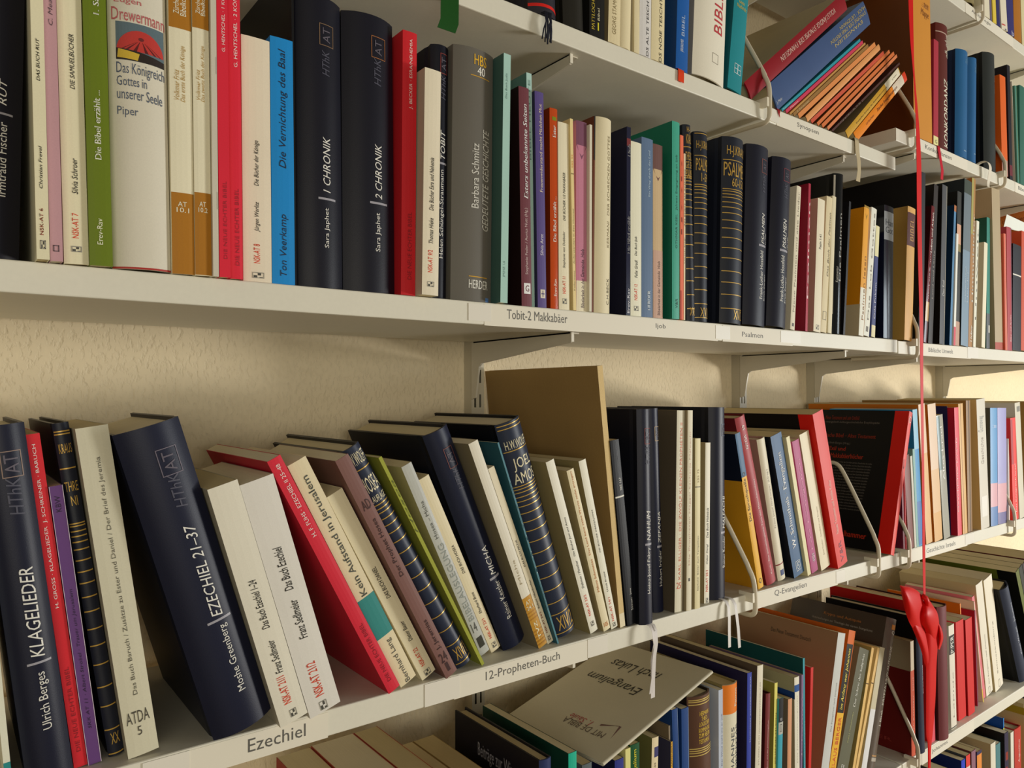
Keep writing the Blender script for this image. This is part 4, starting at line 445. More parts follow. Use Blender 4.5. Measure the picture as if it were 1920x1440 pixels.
  ('tan paperback with tall orange left cover,left one of two behind the red ribbon','P',1.3719,-0.2632,0.1037,0.024,0.2458,0.206,0.0,'ddb27a','bb6a1c','','','book',(('B',0.2458,0.1591,0.0,1.0,'e2c6a8'),)),
  ('tan paperback with orange left cover,right one of two at the red ribbon','P',1.4052,-0.2632,0.0951,0.0313,0.2453,0.2,0.0,'d9ac70','b06c1c','','','book',(('B',0.2453,0.1281,0.0,1.0,'dfc5ab'),('B',0.1281,0.0513,0.0,1.0,'dcb88c'))),
  ('book in shiny silver foil with dark green upper left edge','P',1.442,-0.2632,0.1182,0.0263,0.2253,0.14,0.0,'b6b5aa','24382e','gloss','','book',(('T','Altes Israel',0.1068,0.2041,0.4,0.7,'e8e8e0',''),('B',0.2235,0.1264,0.0,0.45,'6a7a72'))),
  ('thin navy booklet with a pale word on its cover,behind the silver book','P',1.4987,-0.2632,0.0454,0.002,0.2404,0.16,0.012,'24204c','201c48','','','book',(('CT','die',0.6,0.95,0.91,0.95,'c9c0a0',''),)),
  ('crimson and pink spined hardcover,brightest red on the right middle shelf','P',1.5009,-0.2632,0.0408,0.0179,0.2378,0.15,0.0,'dc4c5c','b81830','','','book',(('T','Geschichte Israels',0.0432,0.1822,0.1,0.3,'f0c8c8',''),)),
  ('pair of thin tan booklets right of the pink-red hardcover','P',1.524,-0.2632,0.0616,0.0197,0.2449,0.16,0.0,'d6ab6c','c27a28','','','book',(('B',0.2449,0.0005,0.3,0.36,'8a5c28'),)),
  ('tall dark tan folder left of the yellowed paperback','P',1.5571,-0.2632,0.0156,0.0195,0.2503,0.202,0.004,'8c6a40','8a6a38','','','book',(('B',0.2503,0.0,0.45,0.6,'4a3418'),)),
  ('yellowed paperback with torn pale spine paper','P',1.6016,-0.2632,0.0642,0.04,0.2524,0.15,-0.002,'cfc9ba','d3b074','','','book',(('T','Geschichte',0.1256,0.1777,0.3,0.6,'a89c90',''),('B',0.0631,0.0234,0.15,0.8,'e0dcd2'),('T','Gunneweg',0.188,0.2192,0.1,0.8,'9a9a98',''))),
  ('boxed pair,left sky blue volume with a pink landscape below','F',1.6553,-0.2627,-0.0154,0.0345,0.2345,0.14,0.0,'5c96c8','3c3f40','','','book',(('B',0.0845,0.0272,0.0,1.0,'cfa0a8'),('B',0.0378,0.0,0.0,1.0,'5c80b4'),('T','Israel',0.195,0.2003,0.2,0.8,'c8d4e4',''))),
  ('boxed pair,right lilac volume with a pink landscape below','F',1.691,-0.2624,-0.0184,0.0455,0.2338,0.14,0.0,'9a98c8','9a98c8','','','book',(('B',0.0812,0.0177,0.0,1.0,'cf9ca4'),('B',0.0231,0.0,0.0,1.0,'6a6494'))),
  ('thin white booklet left of the red spine at the right photo edge','P',1.7565,-0.2632,-0.0067,0.0044,0.17,0.14,0.004,'e0d8cc','e0d8cc','','','book',()),
  ('scarlet paperback with white lettering behind the far right bookend','P',1.7711,-0.2632,0.0522,0.0275,0.2126,0.14,0.0,'e0362c','e0362c','','','book',(('T','Das Königreich Israel',0.016,0.1163,0.45,0.72,'f4d0c4',''),('B',0.2097,0.1163,0.0,0.35,'a82024'))),
  ('pale grey-beige paperback with a dark label,far right of the middle shelf','P',1.8055,-0.2632,0.0832,0.0289,0.2442,0.15,0.0,'c9c3ae','c9c3ae','','','book',(('B',0.2361,0.2248,0.3,0.9,'7a786c'),)),
  ('tall brown folder cover rising behind the pale paperback at the right edge','P',1.9338,-0.2632,0.0238,0.0496,0.245,0.185,0.014,'8a6a34','8a6834','','','book',()),
 ],
 'C1': [
  ('dark blue book at the cut left end of the upper row','F',0.4456,0.3973,0.7232,0.0285,0.21,0.15,0.0,'27365c','27365c','','','book',()),
  ('dark hardcover wrapped by a red ribbon,blue-black tassel below','H',0.4857,0.3973,0.0283,0.0381,0.24,0.16,-0.002,'2c2a32','2c2a32','','tas','book',(('B',0.011,0.0077,0.0,1.0,'d42018'),)),
  ('worn black leather book with frayed foot','H',0.5348,0.3973,0.0376,0.0298,0.2,0.14,0.0,'24221c','24221c','','','book',()),
  ('black paperback with gold letters and a yellow dash','P',0.5677,0.3974,-0.0058,0.023,0.2,0.13,0.0,'171614','171614','','','book',(('T','PATTLOCH',0.007,0.0393,0.12,0.32,'c9b23c','b'),('B',0.0165,0.0076,0.52,0.6,'d0c832'),('T','Bibel',0.0189,0.0327,0.5,0.65,'c9c2a0',''))),
  ('ivory book with tan left cover and thin brown lettering','F',0.5966,0.398,-0.0352,0.0188,0.2,0.14,0.0,'ddcfa8','8a7a58','','','book',(('T','GEORG STAMM',0.0105,0.0531,0.3,0.6,'8a7a54','s'),)),
  ('first of two plain cream books left of the lettered pale pair','J',0.6162,0.3979,-0.0333,0.0184,0.2,0.14,0.0,'dfd2ac','a09068','','','book',()),
  ('second of two plain cream books left of the lettered pale pair','F',0.6388,0.3974,-0.0135,0.0085,0.2,0.14,0.0,'dccfa8','dccfa8','','','book',()),
  ('lavender white book lettered ALTE on its spine','F',0.6477,0.3978,-0.0254,0.0197,0.2,0.14,0.0,'d5d2cf','d5d2cf','','','book',(('T','DS ALTE TESCHTAMÄNT',0.0011,0.1057,0.5,0.76,'3c3a3c','s'),)),
  ('cream book lettered NÖIE on its spine','F',0.6684,0.398,-0.0305,0.0227,0.2,0.14,0.0,'ddd0a8','ddd0a8','','','book',(('T','DS NÖIE TESCHTAMÄNT',0.0001,0.1136,0.5,0.76,'3c382c','s'),)),
  ('vivid blue hardcover right of the cream lettered book','F',0.7126,0.3984,-0.0488,0.0221,0.19,0.13,0.0,'1a5aa6','12386c','','red','book',(('T','JERUSALEMER',0.0234,0.0389,0.3,0.6,'d0d8e4','b'),('T','BIBEL',0.0436,0.0705,0.35,0.6,'a8bcd8',''))),
  ('wide white hardcover with red capitals BIBLIA','J',0.7455,0.4015,-0.0668,0.0634,0.22,0.15,-0.003,'e6ddcb','9a968e','','','book',(('T','BIBLIA',0.0641,0.133,0.52,0.82,'b8363c','s'),('O',0.0361,0.0236,0.5,0.7,'8a8478'))),
  ('teal hardcover with white double B emblem','F',0.8153,0.4012,-0.1343,0.0295,0.2,0.14,0.0,'1f8690','15606a','','','book',(('O',0.0376,0.0242,0.34,0.82,'e0e8e4'),('B',0.0312,0.0305,0.34,0.82,'e0e8e4'),('B',0.0368,0.0242,0.56,0.6,'e0e8e4'),('X','Gute',0.1267,0.1214,0.3,0.7,'c9b23c',''),('X','Nachricht',0.1199,0.1146,0.2,0.9,'c9b23c',''))),
  ('big red volume leaning steeply right,white capitals along its spine','F',0.8519,0.4168,-0.8974,0.0249,0.325,0.19,0.0,'8a1420','8d7d58','','','book',(('D','VOLLSTÄNDIGE SYNOPSE DER EVANGELIEN',0.2865,0.1004,0.3,0.68,'d8b0a4','b'),)),
  ('big blue cloth volume leaning steeply right under the red one','F',0.9067,0.4273,-0.919,0.0377,0.3321,0.19,0.0,'3f5580','2c3c5c','','','book',(('D','HUCK · LIETZMANN',0.3291,0.2334,0.16,0.3,'b8a464',''),('D','SYNOPSE DER DREI ERSTEN',0.3259,0.194,0.36,0.5,'b8a464',''),('D','EVANGELIEN',0.3068,0.2027,0.58,0.72,'b8a464',''),('T','J. Mohr',0.003,0.0193,0.7,0.84,'c9cdd2',''))),
  ('thin teal booklet under the big blue leaning volume','P',0.9371,0.4005,-0.9321,0.004,0.2743,0.16,0.0,'2f92a2','2f92a2','','','book',(('T','Synopse',0.0036,0.034,0.3,0.7,'bcd8d8',''),)),
  ('thin pink-red booklet in the leaning stack','P',0.9472,0.4012,-0.9307,0.0049,0.2719,0.16,0.0,'c83a58','c83a58','','','book',(('T','Mattes',0.0136,0.0374,0.3,0.7,'ecc8c4',''),)),
  ('thin tan booklet in the leaning stack','P',0.9576,0.3998,-0.9247,0.0031,0.2707,0.16,0.0,'b98a48','b98a48','','','book',()),
  ('brown-tan booklet with pale lettering low on its spine','P',0.9662,0.4014,-0.9292,0.0051,0.2696,0.16,0.0,'936c38','936c38','','','book',(('T','J. Jeremias',0.0106,0.05,0.3,0.75,'d8c49a',''),)),
  ('salmon booklet in the leaning fan,upper end flush with the brown-tan booklet,pale orange','P',0.9785,0.4031,-0.9278,0.0072,0.2824,0.15,0.0,'d98a4c','7a4a24','','','book',()),
  ('salmon booklet in the leaning fan,widest,peach','P',0.999,0.4048,-0.9172,0.0095,0.2771,0.15,0.0,'dc9a5e','7a4a24','','','book',()),
  ('salmon booklet in the leaning fan,dark vermilion','P',1.0121,0.4021,-0.9334,0.006,0.2756,0.15,0.0,'c8543a','7a4a24','','','book',()),
  ('salmon booklet in the leaning fan,orange,third from the bottom of the fan','P',1.0289,0.4017,-0.9173,0.0055,0.2828,0.15,0.0,'d2743c','7a4a24','','','book',()),
  ('salmon booklet in the leaning fan,deep orange,second from the bottom of the fan','P',1.0419,0.4021,-0.9203,0.006,0.2855,0.15,0.0,'cf7038','7a4a24','','','book',()),
  ('salmon booklet in the leaning fan,lowest of the fan,touching the dark brown spine','P',1.0572,0.4014,-0.9125,0.0052,0.2807,0.15,0.0,'d98250','7a4a24','','','book',()),
  ('dark brown paperback lettered SYNOPSE leaning below the salmon fan','P',1.0708,0.4,-0.9326,0.0033,0.2721,0.15,0.0,'50302c','50302c','','','book',(('T','SYNOPSE',0.0223,0.1123,0.15,0.85,'c0b49c','b'),)),
  ('mustard paperback with white label,leaning beside the bright orange one','P',1.1108,0.407,-0.8767,0.0126,0.2279,0.15,0.0,'c89a30','8a7a58','','','book',(('B',0.2253,0.1643,0.0,1.0,'e6dec4'),('T','Evangelien-Synopse der Einheitsübersetzung',0.0374,0.1672,0.42,0.66,'3c3418',''),('T','J.J. Halter',0.1924,0.2129,0.4,0.6,'5a543c',''))),
  ('bright orange paperback with red tip,lowest of the leaning stack','P',1.1355,0.4095,-0.881,0.0158,0.2238,0.15,0.0,'f08418','9a5a14','','bei','book',(('B',0.2238,0.2043,0.0,1.0,'d8401c'),('B',0.2105,0.1653,0.0,1.0,'ddd2bc'),('T','Zürcher Evangeliensynopse',0.0912,0.1805,0.34,0.7,'6a3410','b'),('T','Carl Heinz Peisker',0.0439,0.0775,0.4,0.62,'6a3410',''))),
 ],
 'C2': [
  ('very tall orange folder box with brown left cover behind the red ribbon','P',1.342,0.4482,0.0106,0.0703,0.285,0.2,0.0,'cc8a34','5e300e','','','book',(('T','Arbeits',0.2363,0.2458,0.5,0.9,'8a5420','i'),('X','Mappe',0.2335,0.2174,0.45,0.9,'8a5420','i'))),
  ('thin crimson book with yellow-white sticker at its foot','P',1.4172,0.4488,-0.0316,0.019,0.1929,0.16,0.0,'a83040','a83040','','','book',(('B',0.0163,0.0,0.0,1.0,'e6dc9a'),('X','G',0.0104,0.0036,0.3,0.7,'4a4a40',''))),
  ('thick dark red-brown volume lettered KONKORDANZ','J',1.4388,0.4491,-0.0195,0.0487,0.2313,0.17,0.0,'5c241c','6e2c24','','','book',(('T','KONKORDANZ',0.005,0.1307,0.42,0.82,'e2dcc8','bs'),('T','plus',0.1923,0.2142,0.5,0.9,'d6cfbc','is'),('T','elb',0.1734,0.1864,0.5,0.9,'d6cfbc','is'),('B',0.2162,0.2142,0.0,0.8,'b49a8a'))),
  ('left of two blue hardcovers behind the far wire bookend','H',1.5262,0.4504,-0.0441,0.0495,0.2087,0.16,0.0,'246092','122844','','','book',(('T','Bibel',0.1852,0.1998,0.45,0.75,'5c88ac','s'),('B',0.0151,0.013,0.4,0.6,'7a9ab4'))),
  ('right of two blue hardcovers behind the far wire bookend','H',1.5788,0.4497,-0.0464,0.0333,0.2071,0.16,0.0,'2a6498','122844','','','book',(('T','Bibel',0.1788,0.1979,0.4,0.75,'5c88ac','s'),('B',0.018,0.0159,0.4,0.6,'7a9ab4'))),
  ('black hardcover right of the two blue ones','H',1.6623,0.4482,0.0035,0.0558,0.2401,0.17,0.0,'2c302e','141616','','','book',(('T','Die Heilige',0.1628,0.2214,0.66,0.82,'7a7a6c','s'),)),
  ('orange paperback right of the black hardcover,pinkish foot','P',1.7257,0.4482,0.0395,0.0299,0.205,0.13,-0.003,'d8601c','d8601c','','','book',(('B',0.0323,0.0,0.0,1.0,'b88a7c'),)),
  ('tall black paperback behind the orange one','P',1.7924,0.4482,0.0358,0.0163,0.2461,0.14,0.006,'1a1720','17141c','','','book',(('B',0.035,0.0124,0.0,1.0,'6a2430'),)),
  ('thin white-edged booklet right of the tall black paperback','P',1.8149,0.4482,0.0599,0.002,0.2149,0.14,0.004,'cfc8b8','cfc8b8','','','book',()),
  ('dull green book at the right end of the upper row','F',1.8171,0.4482,0.0494,0.0107,0.2058,0.14,0.0,'4a8070','4a8070','','','book',(('B',0.2058,0.007,0.85,1.0,'8a9a50'),)),
  ('dark green book cut by the right photo edge,upper row','F',1.8339,0.4486,-0.0118,0.0326,0.2142,0.14,0.0,'33685a','33685a','','','book',()),
 ],
 'D2': [
  ('olive book at the left,topmost shelf,its foot showing','H',1.5578,0.7545,0.0936,0.0507,0.2,0.14,-0.004,'8d8158','8d8158','','','book',()),
  ('white book right of the topmost wire bookend','P',1.6473,0.7545,0.0541,0.0324,0.2,0.14,0.0,'ddd5bb','ddd5bb','','','book',()),
  ('narrow grey-violet booklet on the topmost shelf','P',1.6809,0.7545,0.0442,0.0091,0.2,0.14,0.0,'6a6078','6a6078','','','book',()),
  ('yellow book on the topmost shelf','P',1.6962,0.7545,0.0739,0.0178,0.2,0.14,0.0,'d9bf48','d9bf48','','','book',()),
  ('left navy book on the topmost shelf,between yellow and white','P',1.7159,0.7545,0.0793,0.0167,0.2,0.14,0.0,'302e60','302e60','','','book',()),
  ('white book with a red dash near its foot,topmost shelf','P',1.7406,0.7545,0.1178,0.0324,0.2,0.14,0.0,'dcd2bc','dcd2bc','','','book',(('B',0.0116,0.0089,0.05,0.6,'c0504a'),('B',0.0035,0.0,0.5,0.75,'6a6878'))),
  ('wide navy book left of the brown one,topmost shelf','P',1.7736,0.7545,0.0923,0.0364,0.2,0.14,0.0,'33306a','33306a','','','book',(('X','b',0.0101,0.0002,0.55,0.9,'c8c8d8',''),)),
  ('brown hardcover on the topmost shelf','F',1.8102,0.7545,0.0332,0.0403,0.2,0.14,0.0,'a86a1c','a86a1c','','','book',()),
  ('pale straw book at the top right photo corner','F',1.856,0.7545,0.0592,0.0359,0.2,0.14,0.0,'d6cca0','d6cca0','','','book',()),
 ],
 'E1': [
  ('thick red-covered paperback seen from above,first from the left on the bottom shelf','P',0.279,-0.6148,0.0,0.036,0.244,0.155,0.01,'8a2416','8a2416','','','book',()),
  ('thick paperback seen from above with a thin red cover edge,second from the left below','P',0.316,-0.6148,0.0,0.048,0.245,0.155,0.01,'9a3a28','9a3a28','','','book',()),
  ('thick paperback with tan page tops,third from the left below','P',0.365,-0.6148,0.0,0.028,0.245,0.155,0.01,'a06848','a03a28','','','book',()),
  ('lower tan paperback in front of the wall,fourth from the left below','P',0.396,-0.6148,0.0,0.042,0.215,0.155,0.01,'a88c5c','a88c5c','','','book',()),
  ('lower tan paperback beside the black lettered cover','P',0.4395,-0.6148,0.0,0.027,0.215,0.155,0.01,'a8905c','a8905c','','','book',()),
  ('dark blue paperback with large grey words on its black left cover','J',0.487,-0.6148,-0.0,0.0158,0.2437,0.157,-0.008,'28345e','14131a','','','book',(('CT','Beiträge zur Wissenschaft',0.3,0.93,0.84,0.92,'8a8a90',''),)),
  ('paperback with emerald spine tip and dark green left cover','P',0.5254,-0.6148,-0.0,0.0114,0.24,0.155,-0.008,'1fae90','123c30','','','book',()),
  ('dull slate booklet hidden under the lower corner of the cream brochure','P',0.5521,-0.6148,-0.0,0.0142,0.2167,0.14,0.0,'5a6468','5a6468','','','book',()),
  ('low deep blue book under the lower corner of the cream brochure','P',0.6017,-0.6148,-0.0,0.0138,0.2068,0.13,0.0,'2c3486','1c1c40','','','book',()),
  ('narrow lemon yellow book left of the dark green lettered one','P',0.6223,-0.6148,-0.0,0.0082,0.2121,0.13,0.004,'dcd68a','dcd68a','','','book',()),
  ('dark green book with yellow letters under the cream brochure','P',0.6308,-0.6148,-0.0,0.0151,0.2138,0.13,0.004,'14502c','0e3a20','','','book',(('T','Evangelium',0.1653,0.2078,0.25,0.72,'d6cc30','b'),)),
  ('cream-spined book with olive cover and a navy patch','P',0.6596,-0.6144,-0.0377,0.0112,0.2116,0.14,0.004,'e0d0aa','6d6a3c','','','book',(('B',0.2003,0.1886,0.35,1.0,'3c3c6c'),('T','Lukas',0.167,0.1824,0.3,0.6,'6a5c40',''))),
  ('yellow-spined book with dusky blue left cover','P',0.6984,-0.6148,-0.0089,0.0031,0.1984,0.14,0.004,'e2ac34','3a3850','','','book',(('T','ZAPFENBERG',0.1686,0.1977,0.25,0.72,'4a3c1c',''),)),
  ('brown-grey book with pale torn spine behind the yellow one','P',0.7073,-0.6148,0.0193,0.0025,0.2147,0.15,0.01,'cfc0a8','7a6a52','','','book',()),
  ('left of two blue paperbacks beside the brown gold-lettered spine','P',0.7137,-0.6148,0.0367,0.0102,0.2343,0.14,0.006,'1c427e','1a3a6e','','','book',(('B',0.2343,0.15,0.95,1.0,'8aa0c0'),)),
  ('right of two blue paperbacks beside the brown gold-lettered spine','P',0.7242,-0.6148,0.0061,0.013,0.2307,0.14,0.006,'1c427e','1a3a6e','','','book',(('B',0.2293,0.1449,0.94,1.0,'8aa0c0'),)),
  ('brown leather-look volume with gold bands and centred gold lettering','H',0.7413,-0.6148,0.0233,0.0439,0.2411,0.17,0.0,'5a3c2c','1c1412','','','book',(('L',0.237,'d2b868',0.0012),('L',0.2347,'d2b868',0.0012),('L',0.2314,'d2b868',0.0012),('L',0.1771,'d2b868',0.0012),('L',0.1744,'d2b868',0.0012),('L',0.1718,'d2b868',0.0012),('L',0.1685,'d2b868',0.0012),('X','HERMANN',0.2221,0.2168,0.32,0.7,'d8b43c','b'),('X','THEO-',0.2155,0.2102,0.38,0.64,'d8b43c','b'),('X','LOGISCHER',0.2089,0.2036,0.3,0.74,'d8b43c','b'),('X','KOMMENTAR',0.2016,0.1963,0.28,0.76,'d8b43c','b'),('X','ZUM NEUEN',0.195,0.1897,0.28,0.76,'d8b43c','b'),('X','TESTAMENT',0.1877,0.1824,0.28,0.74,'d8b43c','b'))),
  ('slim lavender grey paperback beside the orange-topped white book','P',0.7854,-0.6147,-0.0068,0.0085,0.24,0.15,0.0,'b4bccb','b4bccb','','','book',(('T','Der Wind weht wo er will',0.1436,0.2087,0.62,0.86,'5c6680',''),)),
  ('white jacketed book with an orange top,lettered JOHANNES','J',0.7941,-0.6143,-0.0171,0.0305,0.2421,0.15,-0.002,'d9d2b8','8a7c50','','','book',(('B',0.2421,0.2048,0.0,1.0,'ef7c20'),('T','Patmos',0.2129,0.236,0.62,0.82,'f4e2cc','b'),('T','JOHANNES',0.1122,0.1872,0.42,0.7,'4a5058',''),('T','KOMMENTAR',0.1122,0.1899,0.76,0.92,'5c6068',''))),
  ('thick paperback with bright blue spine and wide navy left cover','P',0.845,-0.6145,-0.0269,0.0096,0.246,0.17,0.002,'3040a0','221e40','','','book',(('T','TANGERMANN · JOHANNESEVANGELIUM',0.1544,0.24,0.55,0.8,'b8c4e8','s'),)),
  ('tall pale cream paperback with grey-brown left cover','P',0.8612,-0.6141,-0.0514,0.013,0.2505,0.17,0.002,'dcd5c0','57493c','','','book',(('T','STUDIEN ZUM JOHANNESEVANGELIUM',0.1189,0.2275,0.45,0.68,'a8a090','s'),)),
  ('small maroon book in front of the yellow one','J',0.8806,-0.6143,-0.0519,0.0105,0.2095,0.13,0.0,'7c3436','4a181c','','','book',(('T','Jesus und das Johannesevangelium',0.1108,0.1743,0.3,0.5,'d8b8b0',''),)),
  ('lemon yellow book with dark capitals along its spine','P',0.904,-0.6145,-0.0476,0.0069,0.218,0.14,0.003,'d9d06a','9a9440','','','book',(('T','JOHANNES-STUDIEN',0.1083,0.1772,0.55,0.85,'4c5030','b'),)),
  ('small paperback black above and turquoise below','P',0.9111,-0.6143,-0.0498,0.0105,0.1955,0.12,0.0,'3aa0b4','3aa0b4','','','book',(('B',0.1955,0.1635,0.0,1.0,'1c1d22'),('B',0.1635,0.1469,0.0,1.0,'b2b2a8'),('O',0.1606,0.1505,0.25,0.7,'1c1c1c'),('X','83',0.1692,0.1656,0.3,0.7,'c8c8c8',''))),
  ('salmon-spined small book with brown left cover','P',0.9359,-0.6145,-0.0358,0.0095,0.1896,0.13,0.0,'d59a74','7a5a42','','','book',()),
  ('cream paperback with a royal blue band near its top','P',0.9576,-0.6147,-0.0051,0.0118,0.216,0.16,0.0,'e2ddca','a09878','','','book',(('B',0.2051,0.1954,0.0,1.0,'1f5296'),('CB',0,1,0.86,0.905,'1c3c78'),('T','Das Johannesevangelium',0.0962,0.1894,0.45,0.6,'a8a494',''))),
  ('thin mauve booklet between cream and teal spines','P',0.9696,-0.6146,-0.0376,0.0049,0.2154,0.16,0.001,'7c6488','7c6488','','','book',(('T','Johannes',0.0998,0.1893,0.3,0.7,'b8a8bc',''),)),
  ('teal paperback with dark teal left cover rising above its neighbours','P',0.9825,-0.6148,-0.0017,0.0047,0.2373,0.17,0.002,'2c92a0','0f4446','','','book',(('T','Das vierte Evangelium',0.0816,0.1481,0.35,0.7,'a8d0d4',''),)),
  ('thin scarlet spiral-bound booklet against the big tan cover','P',0.9874,-0.6144,-0.0581,0.0065,0.221,0.15,0.0,'cc2620','cc2620','','','book',()),
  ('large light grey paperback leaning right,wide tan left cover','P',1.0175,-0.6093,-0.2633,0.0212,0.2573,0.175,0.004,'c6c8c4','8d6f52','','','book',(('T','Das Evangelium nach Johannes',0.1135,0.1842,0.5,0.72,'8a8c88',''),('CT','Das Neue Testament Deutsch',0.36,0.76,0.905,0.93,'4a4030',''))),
  ('paperback with orange cover,black title block and yellow foot','P',1.0424,-0.6088,-0.3071,0.0198,0.2567,0.18,0.006,'f0b030','d0641c','','','book',(('B',0.2567,0.2359,0.0,1.0,'d0641c'),('B',0.2359,0.1335,0.0,1.0,'15110c'),('B',0.2567,0.1335,0.9,1.0,'d0641c'),('T','Im Anfang war Johannes',0.1381,0.2295,0.22,0.72,'e8d050','bis'),('T','KLAUS BERGER',0.0504,0.1272,0.3,0.72,'d0502c','s'))),
  ('olive grey paperback with white title leaning right','P',1.0656,-0.6022,-0.3976,0.0325,0.2226,0.15,0.006,'62624e','6e6c54','','','book',(('T','Der Schrei des Subjekts',0.1338,0.2149,0.35,0.62,'dcdcd0','b'),('T','Franz J. Hinkelammert',0.0804,0.1257,0.4,0.55,'a8a86c',''),('X','EX',0.0475,0.0413,0.3,0.6,'d8d8d0',''))),
  ('left of two yellowed booklets leaning right','P',1.1082,-0.6121,-0.35,0.0078,0.2216,0.14,0.004,'dcb670','93804a','','','book',(('B',0.1666,0.1649,0.0,1.0,'6a5430'),)),
  ('right of two yellowed booklets leaning right','P',1.1168,-0.612,-0.4009,0.0073,0.222,0.14,0.004,'dfba78','dfba78','','','book',(('B',0.1666,0.1649,0.0,1.0,'6a5430'),)),
  ('beige paper-covered booklet with a wavy edge beside the dark glossy volume','P',1.1402,-0.6093,-0.3464,0.0163,0.2131,0.15,0.004,'c8c0a4','a89c78','','','book',(('B',0.1162,0.0114,0.0,1.0,'dcdcdc'),)),
  ('dark brown-grey glossy volume leaning right,pale serif title','J',1.1615,-0.6033,-0.3418,0.0344,0.2501,0.175,0.004,'625850','3e342c','gloss','','book',(('T','J. Blank   KRYPTA UND AUTOPSIE',0.0792,0.2057,0.46,0.72,'cfc9bc','s'),('B',0.2405,0.2326,0.35,0.75,'c8843c'),('X','Q',0.2309,0.2239,0.4,0.7,'c8c4b8',''),('CT','Krypta und Autopsie',0.36,0.74,0.915,0.94,'a86a2c','s'),('CT','Untersuchungen zur Theologie des vierten Evangeliums',0.24,0.86,0.875,0.895,'9a948a',''),('CT','und ein Beitrag zur Auslegung der Schrift',0.2,0.66,0.845,0.86,'7a746a',''),('B',0.035,0.0326,0.3,0.8,'b48a5a'),('B',0.0309,0.0253,0.3,0.8,'b0a89c'))),
 ],
 'E2': [
  ('orange-red paperback with cream top and dark red left cover by the lowest bookend','P',1.3131,-0.6148,0.0076,0.0139,0.1944,0.165,0.002,'cf5a3e','641410','','','book',(('B',0.1944,0.1445,0.0,1.0,'d6c8ac'),('CB',0,1,0.74,1,'9a8c70'),('T','Joseph Ratzinger  Jesus',0.0244,0.1328,0.35,0.65,'e8b8a8',''),('CT','HERDER',0.25,0.8,0.07,0.1,'8a3028',''))),
  ('navy round-backed book left of the hanging red ribbon','J',1.333,-0.6148,0.0373,0.0211,0.2342,0.165,-0.004,'232b40','0f0e12','','','book',(('T','WER WAR DER JÜNGER',0.1004,0.1499,0.55,0.82,'c8ccd4','b'),)),
  ('red book with pink spine behind the tail of the red ribbon','P',1.3918,-0.6148,0.0505,0.0169,0.2442,0.18,0.004,'dc5868','b81a18','','','book',()),
  ('dark maroon round-backed volume with silver spine lettering','J',1.411,-0.6148,0.0154,0.0369,0.2362,0.17,-0.006,'6c3034','341416','','','book',(('T','Das Johannesevangelium im Gespräch',0.015,0.1856,0.74,0.88,'b8a0a0','s'),)),
  ('white paperback with a black lettered block near its top','P',1.4754,-0.6148,0.0379,0.0225,0.1903,0.12,0.0046,'ddd6c6','ddd6c6','','','book',(('B',0.1714,0.137,0.0,1.0,'24221f'),('T','PIPER',0.1389,0.1694,0.2,0.8,'e8e4da','b'),('T','Lapide',0.0199,0.1035,0.45,0.62,'8a8478',''),('B',0.0032,0.0012,0.0,1.0,'4a463e'))),
  ('left of two scarlet paperbacks on the lowest visible shelf','P',1.5249,-0.6148,0.0424,0.0334,0.1863,0.13,0.0119,'cc2a28','a81c1c','','','book',()),
  ('right of two scarlet paperbacks on the lowest visible shelf','P',1.5629,-0.6148,0.0541,0.0293,0.1843,0.13,0.0094,'cc2826','9a1214','','','book',()),
  ('orange-covered book standing behind the scarlet pair','P',1.6007,-0.6148,0.0987,0.0034,0.2071,0.14,0.03,'e08a3c','c8600f','','','book',()),
  ('large crimson-covered paperback right of the scarlet pair','P',1.6267,-0.6148,0.0477,0.004,0.1889,0.15,0.0182,'7c3a50','a01c30','','','book',()),
  ('thin booklet with a yellow foot','P',1.6569,-0.6148,0.1833,0.0029,0.2093,0.13,0.0197,'d8c8b0','d8c8b0','','','book',(('B',0.0271,0.0,0.0,1.0,'d9c438'),)),
  ('thin pale pink booklet beside the yellow-footed one','P',1.6765,-0.6148,0.232,0.011,0.2179,0.13,0.0253,'d87880','d87880','','','book',()),
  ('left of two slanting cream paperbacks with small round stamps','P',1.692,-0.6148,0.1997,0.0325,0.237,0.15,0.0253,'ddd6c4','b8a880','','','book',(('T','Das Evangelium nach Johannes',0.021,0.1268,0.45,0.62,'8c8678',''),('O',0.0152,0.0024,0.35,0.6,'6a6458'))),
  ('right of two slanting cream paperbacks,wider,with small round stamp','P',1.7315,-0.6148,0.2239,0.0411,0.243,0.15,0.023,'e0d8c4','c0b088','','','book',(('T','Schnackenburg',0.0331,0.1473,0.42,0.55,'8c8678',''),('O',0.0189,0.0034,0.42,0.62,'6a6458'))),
  ('thick navy volume leaning far left on the lowest visible shelf','H',1.8285,-0.6148,0.4502,0.037,0.235,0.17,0.004,'2c3448','0c0d10','','','book',(('T','Klaus Wengst',0.0657,0.1342,0.4,0.6,'b8bcc4',''),('T','Johannes',0.1477,0.1946,0.4,0.62,'b8bcc4',''))),
  ('tall olive green folder leaning left behind the thick navy volume','P',1.902,-0.6148,0.436,0.018,0.265,0.2,0.004,'5c6420','5a6420','','','book',(('CB',0.82,1,0,1,'0e100c'),)),
  ('black binder leaning left,next after the olive green folder','P',1.924,-0.6148,0.436,0.018,0.272,0.2,0.004,'2a2a1c','15170e','','','book',()),
  ('dark brown binder leaning left,third of the dark leaning row','P',1.946,-0.6148,0.436,0.018,0.278,0.2,0.004,'2c1c18','20100e','','','book',()),
  ('maroon binder leaning left,last of the dark leaning row','P',1.968,-0.6148,0.436,0.03,0.288,0.183,0.004,'4a1418','5c181c','','','book',()),
 ],
 'F2': [
